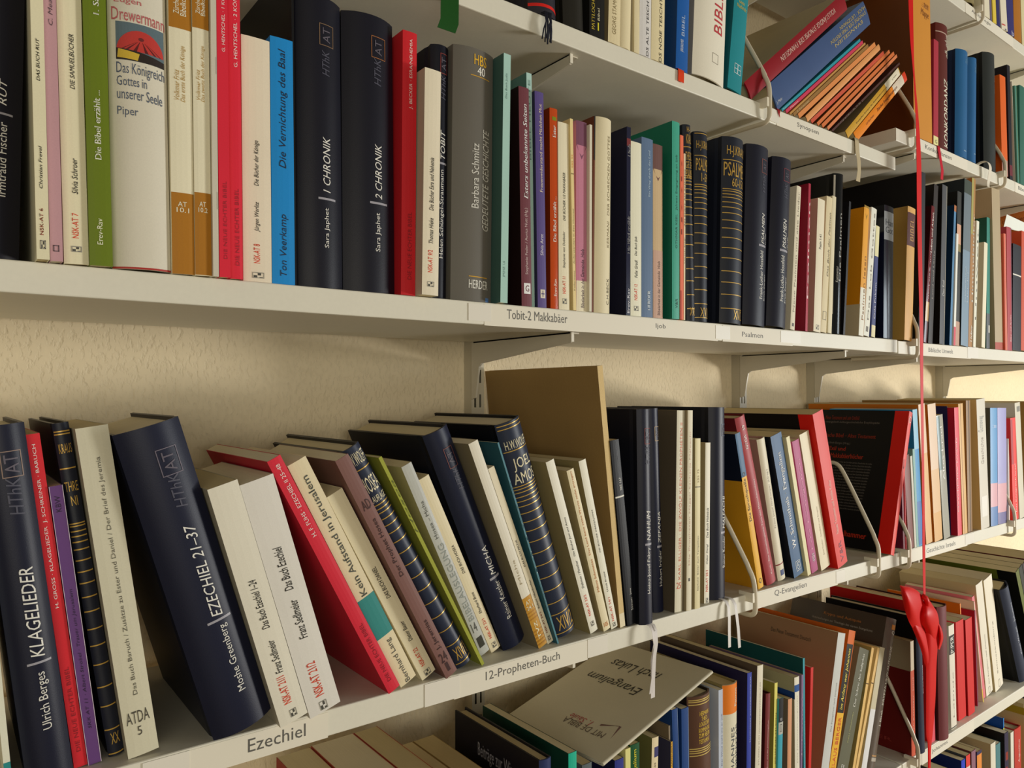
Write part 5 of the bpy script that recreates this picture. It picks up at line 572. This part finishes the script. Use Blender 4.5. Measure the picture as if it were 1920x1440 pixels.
  ('low dark book by the tail of the red ribbon,bottom right shelf','P',1.4392,-0.89,-0.0,0.0287,0.2069,0.15,0.002,'2a2a2c','1f1f20','','','book',()),
  ('bright blue-spined paperback with navy cover,bottom right shelf','P',1.5093,-0.89,-0.0,0.0164,0.2097,0.15,0.002,'2440c0','16245e','','','book',()),
  ('red and white spined thin book,bottom right shelf','P',1.5305,-0.89,-0.0,0.0179,0.2122,0.15,0.002,'d83c34','4a4c50','','','book',(('B',0.1907,0.1579,0.0,1.0,'dcd4cc'),)),
  ('mauve-spined book with brown cover,bottom right shelf','P',1.5546,-0.89,-0.0,0.0197,0.2131,0.15,0.002,'8a6070','6a3a34','','','book',()),
  ('orange-spined book with navy cap,bottom right shelf','P',1.5745,-0.89,-0.0,0.0214,0.2077,0.15,0.0,'e08a3c','30284c','','','book',(('B',0.2077,0.2009,0.0,1.0,'302c50'),)),
  ('thick cream paperback with pale spine,bottom right shelf','P',1.6394,-0.89,-0.0,0.0236,0.2036,0.15,0.0,'d6d0bc','c2a878','','','book',()),
  ('dusty teal book right of the thick cream one,bottom right shelf','P',1.6642,-0.89,-0.0,0.0227,0.195,0.15,0.0,'4c7c80','4c7c80','','','book',()),
  ('black paperback with dark red flames on its cover,bottom right shelf','P',1.7093,-0.89,-0.0,0.0194,0.205,0.17,0.0,'2a2440','1a0e0c','','','book',(('B',0.1659,0.1498,0.2,0.8,'8a2c20'),('B',0.137,0.1124,0.1,0.6,'8a2c20'))),
  ('royal blue book with a yellow spot,behind the black flame cover','P',1.7364,-0.89,-0.0,0.0044,0.2247,0.15,0.012,'2a74b8','16489a','','','book',(('B',0.2045,0.1926,0.0,1.0,'d8dc40'),)),
  ('off-white booklet left of the red hardcover,bottom right shelf','P',1.741,-0.89,-0.0,0.0158,0.1978,0.15,0.0,'d4d0c0','a8a68e','','','book',()),
  ('red hardcover with white script title,bottom right shelf','F',1.7627,-0.89,-0.0,0.035,0.1978,0.16,0.0,'b83428','9a2420','','','book',(('T','Augustinus',0.1261,0.1732,0.45,0.75,'e8c8bc','is'),)),
  ('cream paperback with a mustard band on its cover,bottom right photo corner','P',1.8217,-0.89,-0.0,0.0336,0.235,0.16,0.002,'cfc49a','c0ae78','','','book',(('CB',0,1,0.9,0.965,'a89020'),)),
  ('navy paperback behind the mustard-banded one,bottom right photo corner','P',1.8741,-0.89,-0.0,0.0446,0.24,0.17,0.002,'2c2a50','1e1c3c','','','book',()),
  ('dark maroon paperback at the right photo edge of the bottom shelf','P',1.9287,-0.89,-0.0,0.0566,0.243,0.17,0.002,'5a2020','481818','','','book',()),
 ],
}

ZS = {'A1': 0.0908, 'A2': 0.0893, 'B1': -0.2638, 'B2': -0.2632, 'C1': 0.3973, 'C2': 0.4482, 'D1': 0.734, 'D2': 0.7545, 'E1': -0.6148, 'E2': -0.6148, 'F2': -0.89}
for row, L in ROWS.items():
    pass

# ---------------------------------------------------------------- the room: plastered wall behind the shelves
mw = MB(); WY = .2225
mw.box(-2.2, 6.0, WY, WY + .10, -1.25, 1.6, mat('dccdae', 'wall'))
o = mw.build('wall_back'); o['kind'] = 'structure'

m = MB(); m.box(-2.2, 6.0, -4.2, WY, -1.36, -1.26, mat('8a7a5e', 'paint')); o = m.build('floor'); o['kind'] = 'structure'
# ---------------------------------------------------------------- shelf boards, rails, brackets
TH = .022
BX0, BX1, CX0, CX1 = -.62, 1.2712, 1.2752, 2.75
WHITE = 'd8d4c4'
BOARDS = {'A1': (BX0, BX1, 'long white shelf board under the large navy pair, upper main shelf'), 'B1': (BX0, BX1, 'long white shelf board carrying the leaning row'),
          'C1': (BX0, BX1, 'long white shelf board seen from below, top of the near bay'), 'E1': (BX0, BX1, 'long white shelf board at the bottom of the near bay'),
          'D1': (BX0, BX1, 'white shelf board above the leaning red volume, only its underside in view'),
          'A2': (CX0, CX1, 'white shelf board of the far bay, its front behind the red ribbon above mid height'), 'B2': (CX0, CX1, 'white shelf board of the far bay with a torn label, below mid height'),
          'C2': (CX0, CX1, 'white shelf board of the far bay showing its left end above the near board end'), 'D2': (CX0, CX1, 'white shelf board in the top right corner of the photo'),
          'E2': (CX0, CX1, 'white shelf board of the far bay behind the tail of the red bow'), 'F2': (CX0, CX1, 'lowest white shelf board of the far bay')}
LABELS = {  # x0, x1 of the paper, text, text x0, x1, z range within the front edge
    'B1': [(.150, .262, 'Ezechiel', .1955, .2425, .25, .72), (.388, .560, '12-Propheten-Buch', .4245, .5200, .22, .72), (.868, 1.075, 'Q-Evangelien', .9105, .9905, .20, .66)],
    'A1': [(.424, .664, 'Tobit-2 Makkabäer', .4515, .5325, .22, .66), (.664, .790, 'Ijob', .6560 + .0165, .6735 + .0165, .30, .62), (.800, .960, 'Psalmen', .8410, .8880, .36, .66)],
    'C1': [(.925, 1.115, 'Synopsen', .9760, 1.0330, .30, .68)],
    'C2': [(1.3500, 1.560, 'Konkordanzen', 1.382, 1.490, .30, .66), (1.800, 1.98, 'Bibelkunde', 1.818, 1.90, .30, .66)],
    'A2': [(1.352, 1.565, 'Biblische Umwelt', 1.386, 1.486, .34, .70)],
    'B2': [(1.300, 1.540, 'Geschichte Israels', 1.370, 1.487, .30, .68)],
    'D2': [(1.560, 1.80, 'Archäologie', 1.588, 1.68, .30, .66)],
    'E2': [(1.345, 1.56, 'Johannes', 1.382, 1.445, .30, .68)]}
TAPES = {'A1': [(.405, .432, .10, .86), (.785, .815, .12, .90), (.930, .980, .10, .84)], 'B1': [(.356, .394, .04, .98), (.560, .590, .05, .95), (.12, .152, .06, .96), (1.07, 1.095, .1, .9)], 'C1': [(.905, .93, .1, .9)], 'A2': [(1.55, 1.60, .0, .96)], 'B2': [(1.53, 1.57, .05, .9)]}
for nm, (x0, x1, lab) in BOARDS.items():
    z1 = ZS[nm]; z0 = z1 - TH; r = .0016
    root = empty('shelf_board', ((x0 + x1) / 2, .1, z0), lab, 'shelf', 'white shelf boards')
    m = MB(); e = .0012
    prof = [(e, z0), (.2, z0), (.2, z1), (e, z1), (.0003, z1 - .0004), (0, z1 - e), (0, z0 + e), (.0003, z0 + .0004)]
    m.prism(prof, 'x', x0, x1, mat(WHITE, 'paint'))
    b = m.build('board', root); b.location = (-(x0 + x1) / 2, -.1, -z0)
    for (a0, a1, txt, t0, t1, f0, f1) in LABELS.get(nm, []):
        m = MB(); y = -.0004
        m.box(a0, a1, y, .0, z0 - .0006, z1 - .0016, mat('ddd7c6', 'print'))
        gv, gf = glyphs(txt, '')
        m.add([(t0 + gx * (t1 - t0), y - .00015, z0 + TH * (1 - f1 + gy * (f1 - f0))) for gx, gy in gv], gf, mat('5c5a54', 'print'))
        b = m.build('label_strip', root); b.location = (-(x0 + x1) / 2, -.1, -z0)
    for (a0, a1, f0, f1) in TAPES.get(nm, []):
        m = MB(); m.box(a0, a1, -.0008, -.0001, z0 + TH * (1 - f1), z0 + TH * (1 - f0), mat('ddd8cb', 'tape'))
        b = m.build('tape_strip', root); b.location = (-(x0 + x1) / 2, -.1, -z0)
RAILS = [(.550, 'wall rail in the middle of the near bay beside the tan envelope'), (1.125, 'wall rail at the right end of the near bay'), (1.367, 'wall rail at the left end of the far bay'), (1.942, 'wall rail in the far bay at the right edge of the photo')]
RW = .020
for i, (rx, lab) in enumerate(RAILS):
    root = empty('slotted_rail', (rx + RW / 2, WY, -1.2), lab, 'rail', 'slotted wall rails')
    m = MB(); y0, y1 = .2065, WY; c = .0014; Z0, Z1 = -1.2, 1.5; mm = mat('b9b19c', 'metal')
    m.box(rx, rx + c, y0, y1 - .0002, Z0, Z1, mm); m.box(rx + RW - c, rx + RW, y0, y1 - .0002, Z0, Z1, mm)
    # slotted face: two columns of narrow slots
    zz = Z0; ws = [(rx, rx + .0045), (rx + .0075, rx + .0125), (rx + .0155, rx + RW)]
    for a, b2 in ws: m.box(a, b2, y0 - .0012, y0, Z0, Z1, mm)
    k = 0
    while Z0 + k * .032 + .014 < Z1:
        s0 = Z0 + k * .032; m.box(rx + .0045, rx + .0075, y0 - .0012, y0, s0 + .017, s0 + .032, mm); m.box(rx + .0125, rx + .0155, y0 - .0012, y0, s0 + .017, s0 + .032, mm); k += 1
    m.box(rx + c, rx + RW - c, y1 - .003, y1 - .0003, Z0, Z1, mat('55503f', 'metal'))
    b = m.build('channel', root); b.location = (-(rx + RW / 2), -WY, 1.2)
for nm in BOARDS:
    near = nm.endswith('1')
    for i, (rx, _) in enumerate(RAILS):
        if (i < 2) != near: continue
        zt = ZS[nm] - TH; bx = rx - .0005
        if nm == 'F2': continue
        lab = {'A1': 'upper main shelf', 'B1': 'leaning row shelf', 'C1': 'top near shelf', 'D1': 'highest near shelf', 'E1': 'bottom near shelf', 'A2': 'second far shelf', 'B2': 'middle far shelf', 'C2': 'upper far shelf', 'D2': 'topmost far shelf', 'E2': 'lower far shelf'}[nm]
        root = empty('shelf_bracket', (bx + .0015, .2045, zt - .074), 'grey-white steel bracket under the %s on the %s' % (lab, ['middle rail of the near bay', 'right rail of the near bay', 'left rail of the far bay', 'right rail of the far bay'][i]), 'bracket', 'steel shelf brackets')
        m = MB(); zt -= .0002
        prof = [(.2045, zt), (.012, zt), (.012, zt - .0095), (.0135, zt - .0112), (.182, zt - .028), (.188, zt - .032), (.1955, zt - .072), (.2045, zt - .074)]
        m.prism(prof, 'x', bx, bx + .0026, mat('c6bfad', 'metal'))
        m.box(bx, bx + .013, .014, .2, zt - .0014, zt, mat('c6bfad', 'metal'))
        b = m.build('arm', root); b.location = (-(bx + .0015), -.2045, -(ZS[nm] - TH - .074))
        m = MB(); m.box(bx - .0006, bx + .0032, .0112, .0122, zt - .0105, zt, mat('d8d2c2', 'metal')); b = m.build('end_tip', root); b.location = (-(bx + .0015), -.2045, -(ZS[nm] - TH - .074))

# ---------------------------------------------------------------- books
for row, L in ROWS.items():
    for r in L: book(row, *r)

# ---------------------------------------------------------------- wire bookends gripping the board front
def bookend(x, nm, label, lean=0.0, col='cfc5ae'):
    zs = ZS[nm]; root = empty('wire_bookend', (x, 0, zs), label, 'bookend', 'bent wire bookends'); m = MB(); r = .0032
    foot = [(.105, -.0262), (.10, -.0258), (.05, -.0262), (.014, -.0268), (.002, -.0272), (-.0045, -.0262), (-.0088, -.0225), (-.0100, -.016), (-.0100, -.004), (-.0100, .012), (-.0085, .024), (-.0035, .036)]
    leg = [(.0000, .0445), (.018, .080), (.036, .115), (.050, .140), (.058, .1480), (.067, .1500), (.076, .1465), (.083, .138), (.112, .085), (.142, .030), (.152, .012), (.155, .0045)]
    m.tube(smooth_path([(max(0.0, b) * lean, a, b) for a, b in foot + leg], 5), r, mat(col, 'metal'), n=12)
    m.build('wire', root)
    m = MB(); m.box(-.0075, -.0030, -.0115, .010, -.008, .0045, mat('ddd5c0', 'paint')); m.build('clip', root)
for x, nm, lab, lean in ((.8520, 'B1', 'wire bookend between the MALEACHI volume and the yellow paperback', -.14), (1.1815, 'B1', 'wire bookend in front of the black and red volume leaning right', 0),
                   (.8930, 'C1', 'wire bookend beside the teal hardcover with the double B', 0), (1.3225, 'A2', 'wire bookend beside the tan half-leather book, at the gap between boards', .03),
                   (1.2850, 'B2', 'wire bookend at the left end of the far middle board', 0), (1.7462, 'B2', 'wire bookend by the scarlet paperback at the right photo edge', -.05),
                   (1.3265, 'C2', 'wire bookend behind the bright orange leaning paperback', 0), (1.7180, 'C2', 'wire bookend in front of the black hardcover, upper far shelf', 0),
                   (1.6160, 'D2', 'wire bookend in the top right corner of the photo', 0), (1.3085, 'E2', 'wire bookend in front of the orange-red paperback, lowest shelf', 0)):
    bookend(x, nm, lab, lean)

# ---------------------------------------------------------------- cream brochure lying across the bottom row
A = Vector((.583, .167, -.4095)); Dc = Vector((.585, .0005, -.4095)); C = Vector((.7945, .0135, -.3595))
ex = (C - Dc); wl = ex.length; ex.normalize(); ey = (A - Dc); ey = (ey - ex * ey.dot(ex)); hl = ey.length; ey.normalize(); ez = ex.cross(ey)
root = empty('brochure', Dc, 'cream brochure lying tilted on the bottom row, black handwriting upside down', 'brochure')
root.matrix_world = Matrix(((ex.x, ey.x, ez.x, Dc.x), (ex.y, ey.y, ez.y, Dc.y), (ex.z, ey.z, ez.z, Dc.z), (0, 0, 0, 1)))
m = MB(); T0 = .0045; n = 10; prof = []
for i in range(n + 1):
    a = -math.pi / 2 + math.pi * i / n; prof.append((.0026 - math.cos(a) * .0026, T0 / 2 + math.sin(a) * T0 / 2))
prof += [(hl, T0 * .8), (hl, T0 * .8 - .0005), (.006, T0 - .0006), (.004, T0 * .5), (.006, .0006), (hl, .0006), (hl, 0)]
prof = [(b, c) for b, c in prof]
m.prism(prof, 'x', 0, wl, mat('cdc6b0', 'paper'), False)
gtop = T0 + .0002
def top_text(s, st, r0, r1, x0, x1, colr):
    # lines run from the folded spine edge toward the wall, their tops toward the left end
    gv, gf = glyphs(s, st); P = []
    for gx, gy in gv:
        y = hl * (r0 + gx * (r1 - r0)); P.append((wl * (x1 - gy * (x1 - x0)), y, T0 - (y / hl) * T0 * .2 + .0003))
    m.add(P, gf, mat(colr, 'print'))
top_text('Evangelium', 'i', .31, .84, .555, .66, '3a3831')
top_text('nach Lukas', 'i', .31, .79, .735, .825, '3a3831')
top_text('MIT DE BIBLA', '', .19, .585, .148, .195, '6a5c52')
top_text('1. Säule', 'i', .36, .575, .195, .24, 'b04a4c')
gy_ = T0 - .0004 + .0003
m.add([(wl * .17, hl * .13, gy_), (wl * .20, hl * .14, gy_), (wl * .285, hl * .17, gy_), (wl * .285, hl * .15, gy_), (wl * .245, hl * .30, gy_), (wl * .228, hl * .295, gy_)], [(0, 1, 2, 3), (3, 2, 5, 4)], mat('7a5a58', 'print'))
m.build('cover', root)
m = MB(); m.box(.0008, wl - .0008, .006, hl - .0008, .0010, T0 * .8 - .0010, mat('d2cab0', 'pages')); m.build('page_block', root)

m = MB(); m.prism([(1.7951, 0.354), (1.8136, 0.384), (1.96, 0.3787), (1.9594, 0.3629), (1.8577, 0.3555)], 'y', .020, .0206, mat('dfe4da', 'paper'))
tag(m.build('paper_sheet'), 'loose white sheet slanting above the red spines at the right photo edge', 'paper')

# ---------------------------------------------------------------- long red satin ribbon with a bow, hanging in front of the far bay
root = empty('satin_ribbon', (1.290, -.03, -.62), 'bright red satin ribbon hanging full height with a bow near its lower end', 'ribbon')
RR = mat('cc1210', 'satin'); OX, OY, OZ = 1.290, -.03, -.62
def wld(pts): return [(a - OX, b - OY, c - OZ) for a, b, c in pts]
m = MB(); m.strip(wld(smooth_path([(1.256, -0.03, 0.6672), (1.2574, -0.03, 0.6456), (1.2617, -0.03, 0.5861), (1.2716, -0.03, 0.5271), (1.2725, -0.033, 0.446), (1.2737, -0.033, 0.3758), (1.2757, -0.032, 0.2795), (1.2851, -0.03, 0.1221), (1.2852, -0.03, 0.0428), (1.2867, -0.03, -0.054), (1.2827, -0.032, -0.1937), (1.2797, -0.033, -0.2629), (1.2879, -0.03, -0.3301)], 5)), wld(smooth_path([(1.2731, -0.03, 0.6729), (1.2735, -0.03, 0.6509), (1.274, -0.03, 0.5898), (1.2815, -0.028, 0.5304), (1.29, -0.03, 0.4507), (1.297, -0.03, 0.3808), (1.2957, -0.03, 0.2826), (1.2977, -0.03, 0.1228), (1.2958, -0.03, 0.043), (1.2954, -0.03, -0.0542), (1.2959, -0.03, -0.1953), (1.2962, -0.03, -0.2656), (1.2956, -0.03, -0.3314)], 5)), 0.0004, RR); m.build('hanging_length', root)
m = MB(); m.sheet([wld(smooth_path(r_, 5)) for r_ in [[(1.1922, -0.037, -0.2988), (1.1951, -0.0395, -0.3186), (1.1981, -0.042, -0.3376), (1.2075, -0.0432, -0.3556), (1.2278, -0.042, -0.374), (1.2448, -0.0408, -0.3894)], [(1.1913, -0.0374, -0.2984), (1.1844, -0.047, -0.3054), (1.1904, -0.0513, -0.3202), (1.2073, -0.0507, -0.3389), (1.2296, -0.047, -0.3597), (1.2489, -0.0432, -0.3778)], [(1.1918, -0.0374, -0.2983), (1.2022, -0.0445, -0.303), (1.2179, -0.047, -0.3142), (1.234, -0.047, -0.3303), (1.2504, -0.0445, -0.3472), (1.2633, -0.042, -0.3621)], [(1.1932, -0.037, -0.2985), (1.2284, -0.0383, -0.3072), (1.2531, -0.0395, -0.319), (1.2649, -0.0408, -0.3318), (1.2722, -0.0408, -0.345), (1.2774, -0.0401, -0.3565)]]], .0004, RR); m.build('bow_loop', root)
m = MB(); m.sheet([wld(smooth_path(r_, 5)) for r_ in [[(1.2556, -0.0408, -0.3285), (1.2498, -0.0432, -0.3423), (1.2428, -0.0445, -0.3535), (1.2462, -0.0445, -0.3651), (1.2604, -0.0439, -0.3781), (1.272, -0.042, -0.3946)], [(1.2692, -0.0414, -0.3332), (1.2524, -0.0494, -0.3397), (1.2452, -0.0532, -0.3494), (1.2505, -0.0532, -0.3621), (1.2654, -0.0507, -0.3791), (1.2806, -0.0457, -0.3971)], [(1.2749, -0.0414, -0.3325), (1.2703, -0.0482, -0.3397), (1.2698, -0.0532, -0.3495), (1.2738, -0.0538, -0.3638), (1.2807, -0.0507, -0.3821), (1.2902, -0.0457, -0.4007)], [(1.2839, -0.0408, -0.3358), (1.2944, -0.042, -0.3461), (1.3039, -0.0445, -0.3585), (1.3075, -0.0457, -0.3728), (1.309, -0.0445, -0.3891), (1.3082, -0.0426, -0.4052)]]], .0004, RR); m.build('bow_loop', root)
m = MB(); m.sheet([wld(smooth_path(r_, 5)) for r_ in [[(1.2191, -0.0395, -0.3612), (1.2286, -0.0408, -0.3761), (1.2415, -0.0414, -0.3945), (1.2558, -0.0414, -0.417), (1.2709, -0.0395, -0.4431)], [(1.2243, -0.0445, -0.3593), (1.2311, -0.047, -0.3751), (1.2454, -0.047, -0.3947), (1.2642, -0.0451, -0.4195), (1.2784, -0.042, -0.4458)], [(1.2478, -0.0414, -0.3619), (1.2615, -0.0426, -0.3804), (1.2762, -0.0426, -0.4021), (1.2885, -0.042, -0.4273), (1.2963, -0.0401, -0.4521)]]], .0004, RR); m.build('tail', root)
m = MB(); m.sheet([wld(smooth_path(r_, 5)) for r_ in [[(1.2641, -0.0414, -0.3863), (1.2669, -0.042, -0.4098), (1.2696, -0.0414, -0.4405), (1.2728, -0.0395, -0.4933), (1.2759, -0.0377, -0.5506), (1.2823, -0.037, -0.569), (1.2851, -0.0358, -0.6099), (1.2842, -0.0358, -0.6442)], [(1.2731, -0.0482, -0.3846), (1.2772, -0.047, -0.4106), (1.2804, -0.0445, -0.4421), (1.283, -0.042, -0.4951), (1.2837, -0.0395, -0.5495), (1.2867, -0.038, -0.5707), (1.2878, -0.0367, -0.6104), (1.2869, -0.0367, -0.6447)], [(1.3081, -0.0432, -0.3927), (1.3075, -0.0432, -0.4153), (1.3057, -0.042, -0.4458), (1.3063, -0.0395, -0.5017), (1.3004, -0.0377, -0.553), (1.2957, -0.037, -0.5745), (1.2947, -0.0358, -0.6128), (1.2938, -0.0358, -0.6473)]]], .0004, RR); m.build('tail', root)
m = MB(); m.sheet([wld(smooth_path(r_, 5)) for r_ in [[(1.3113, -0.0395, -0.3785), (1.3091, -0.042, -0.3897), (1.3107, -0.042, -0.404), (1.3142, -0.0395, -0.4212)], [(1.3035, -0.0445, -0.3741), (1.3033, -0.0494, -0.385), (1.3048, -0.0494, -0.401), (1.3094, -0.0432, -0.4201)], [(1.3142, -0.0408, -0.3761), (1.3255, -0.0426, -0.391), (1.3302, -0.0426, -0.4078), (1.3227, -0.0401, -0.4246)]]], .0004, RR); m.build('bow_loop', root)
m = MB(); K_ = Vector((1.2599, -0.045, -0.3326)) - Vector((OX, OY, OZ)); m.tube([K_ + Vector((-.005, .003, .009)), K_ + Vector((-.002, -.002, .005)), K_ + Vector((0, -.003, 0)), K_ + Vector((.002, -.002, -.006)), K_ + Vector((.004, .003, -.010))], .0055, RR, n=12, ry=.004); m.build('knot', root)
# ---------------------------------------------------------------- small ribbons hanging over the board edges
def hang(nm_, label, x, zs, pts, wd, cc, name='ribbon_end', pointed=False):
    m = MB(); k = len(pts); L = []; R = []
    for i, (dx, y, zz) in enumerate(pts):
        ww = wd / 2 * ((1 - i / (k - 1)) * .96 + .04 if pointed else 1); L.append((dx - ww, y, zz)); R.append((dx + ww, y, zz))
    m.strip(L, R, .0004, mat(cc, 'satin')); o = m.build(nm_, None, (x, 0, zs)); return tag(o, label, 'ribbon', 'ribbon ends over the board edges')
over = [(0, .012, .0004), (0, .002, .0006), (0, -.0012, .0002), (0, -.0018, -.004)]
hang('ribbon_end', 'dark green ribbon end hanging at the left of the top board', .3840, ZS['C1'], over + [(-.002, -.004, -.02), (-.003, -.005, -.045), (-.006, -.004, -.054)], .020, '1d4a1c')
hang('ribbon_end', 'crimson ribbon end hanging below the KONKORDANZ volume', 1.4330, ZS['C2'], over + [(.002, -.003, -.02), (.003, -.006, -.045), (.000, -.006, -.062)], .010, 'c01c30')
hang('ribbon_end', 'tiny dark red ribbon tip by the thin teal leaning booklet', .9280, ZS['C1'], over + [(0, -.0018, -.006), (.002, -.0018, -.011)], .012, '9a2026', pointed=True)
m = MB(); P = smooth_path([(-.006, .010, .0016), (-.007, -.001, .006), (-.002, -.010, .006), (.004, -.013, -.004), (.004, -.011, -.022), (.001, -.010, -.036), (-.004, -.012, -.044)], 5)
m.strip([(p.x - .006, p.y, p.z) for p in P], [(p.x + .006, p.y, p.z) for p in P], .0004, mat('d6cebc', 'satin'))
tag(m.build('ribbon_end', None, (1.6300, 0, ZS['C2'])), 'curled cream ribbon end left of the upper far bookend', 'ribbon', 'ribbon ends over the board edges')
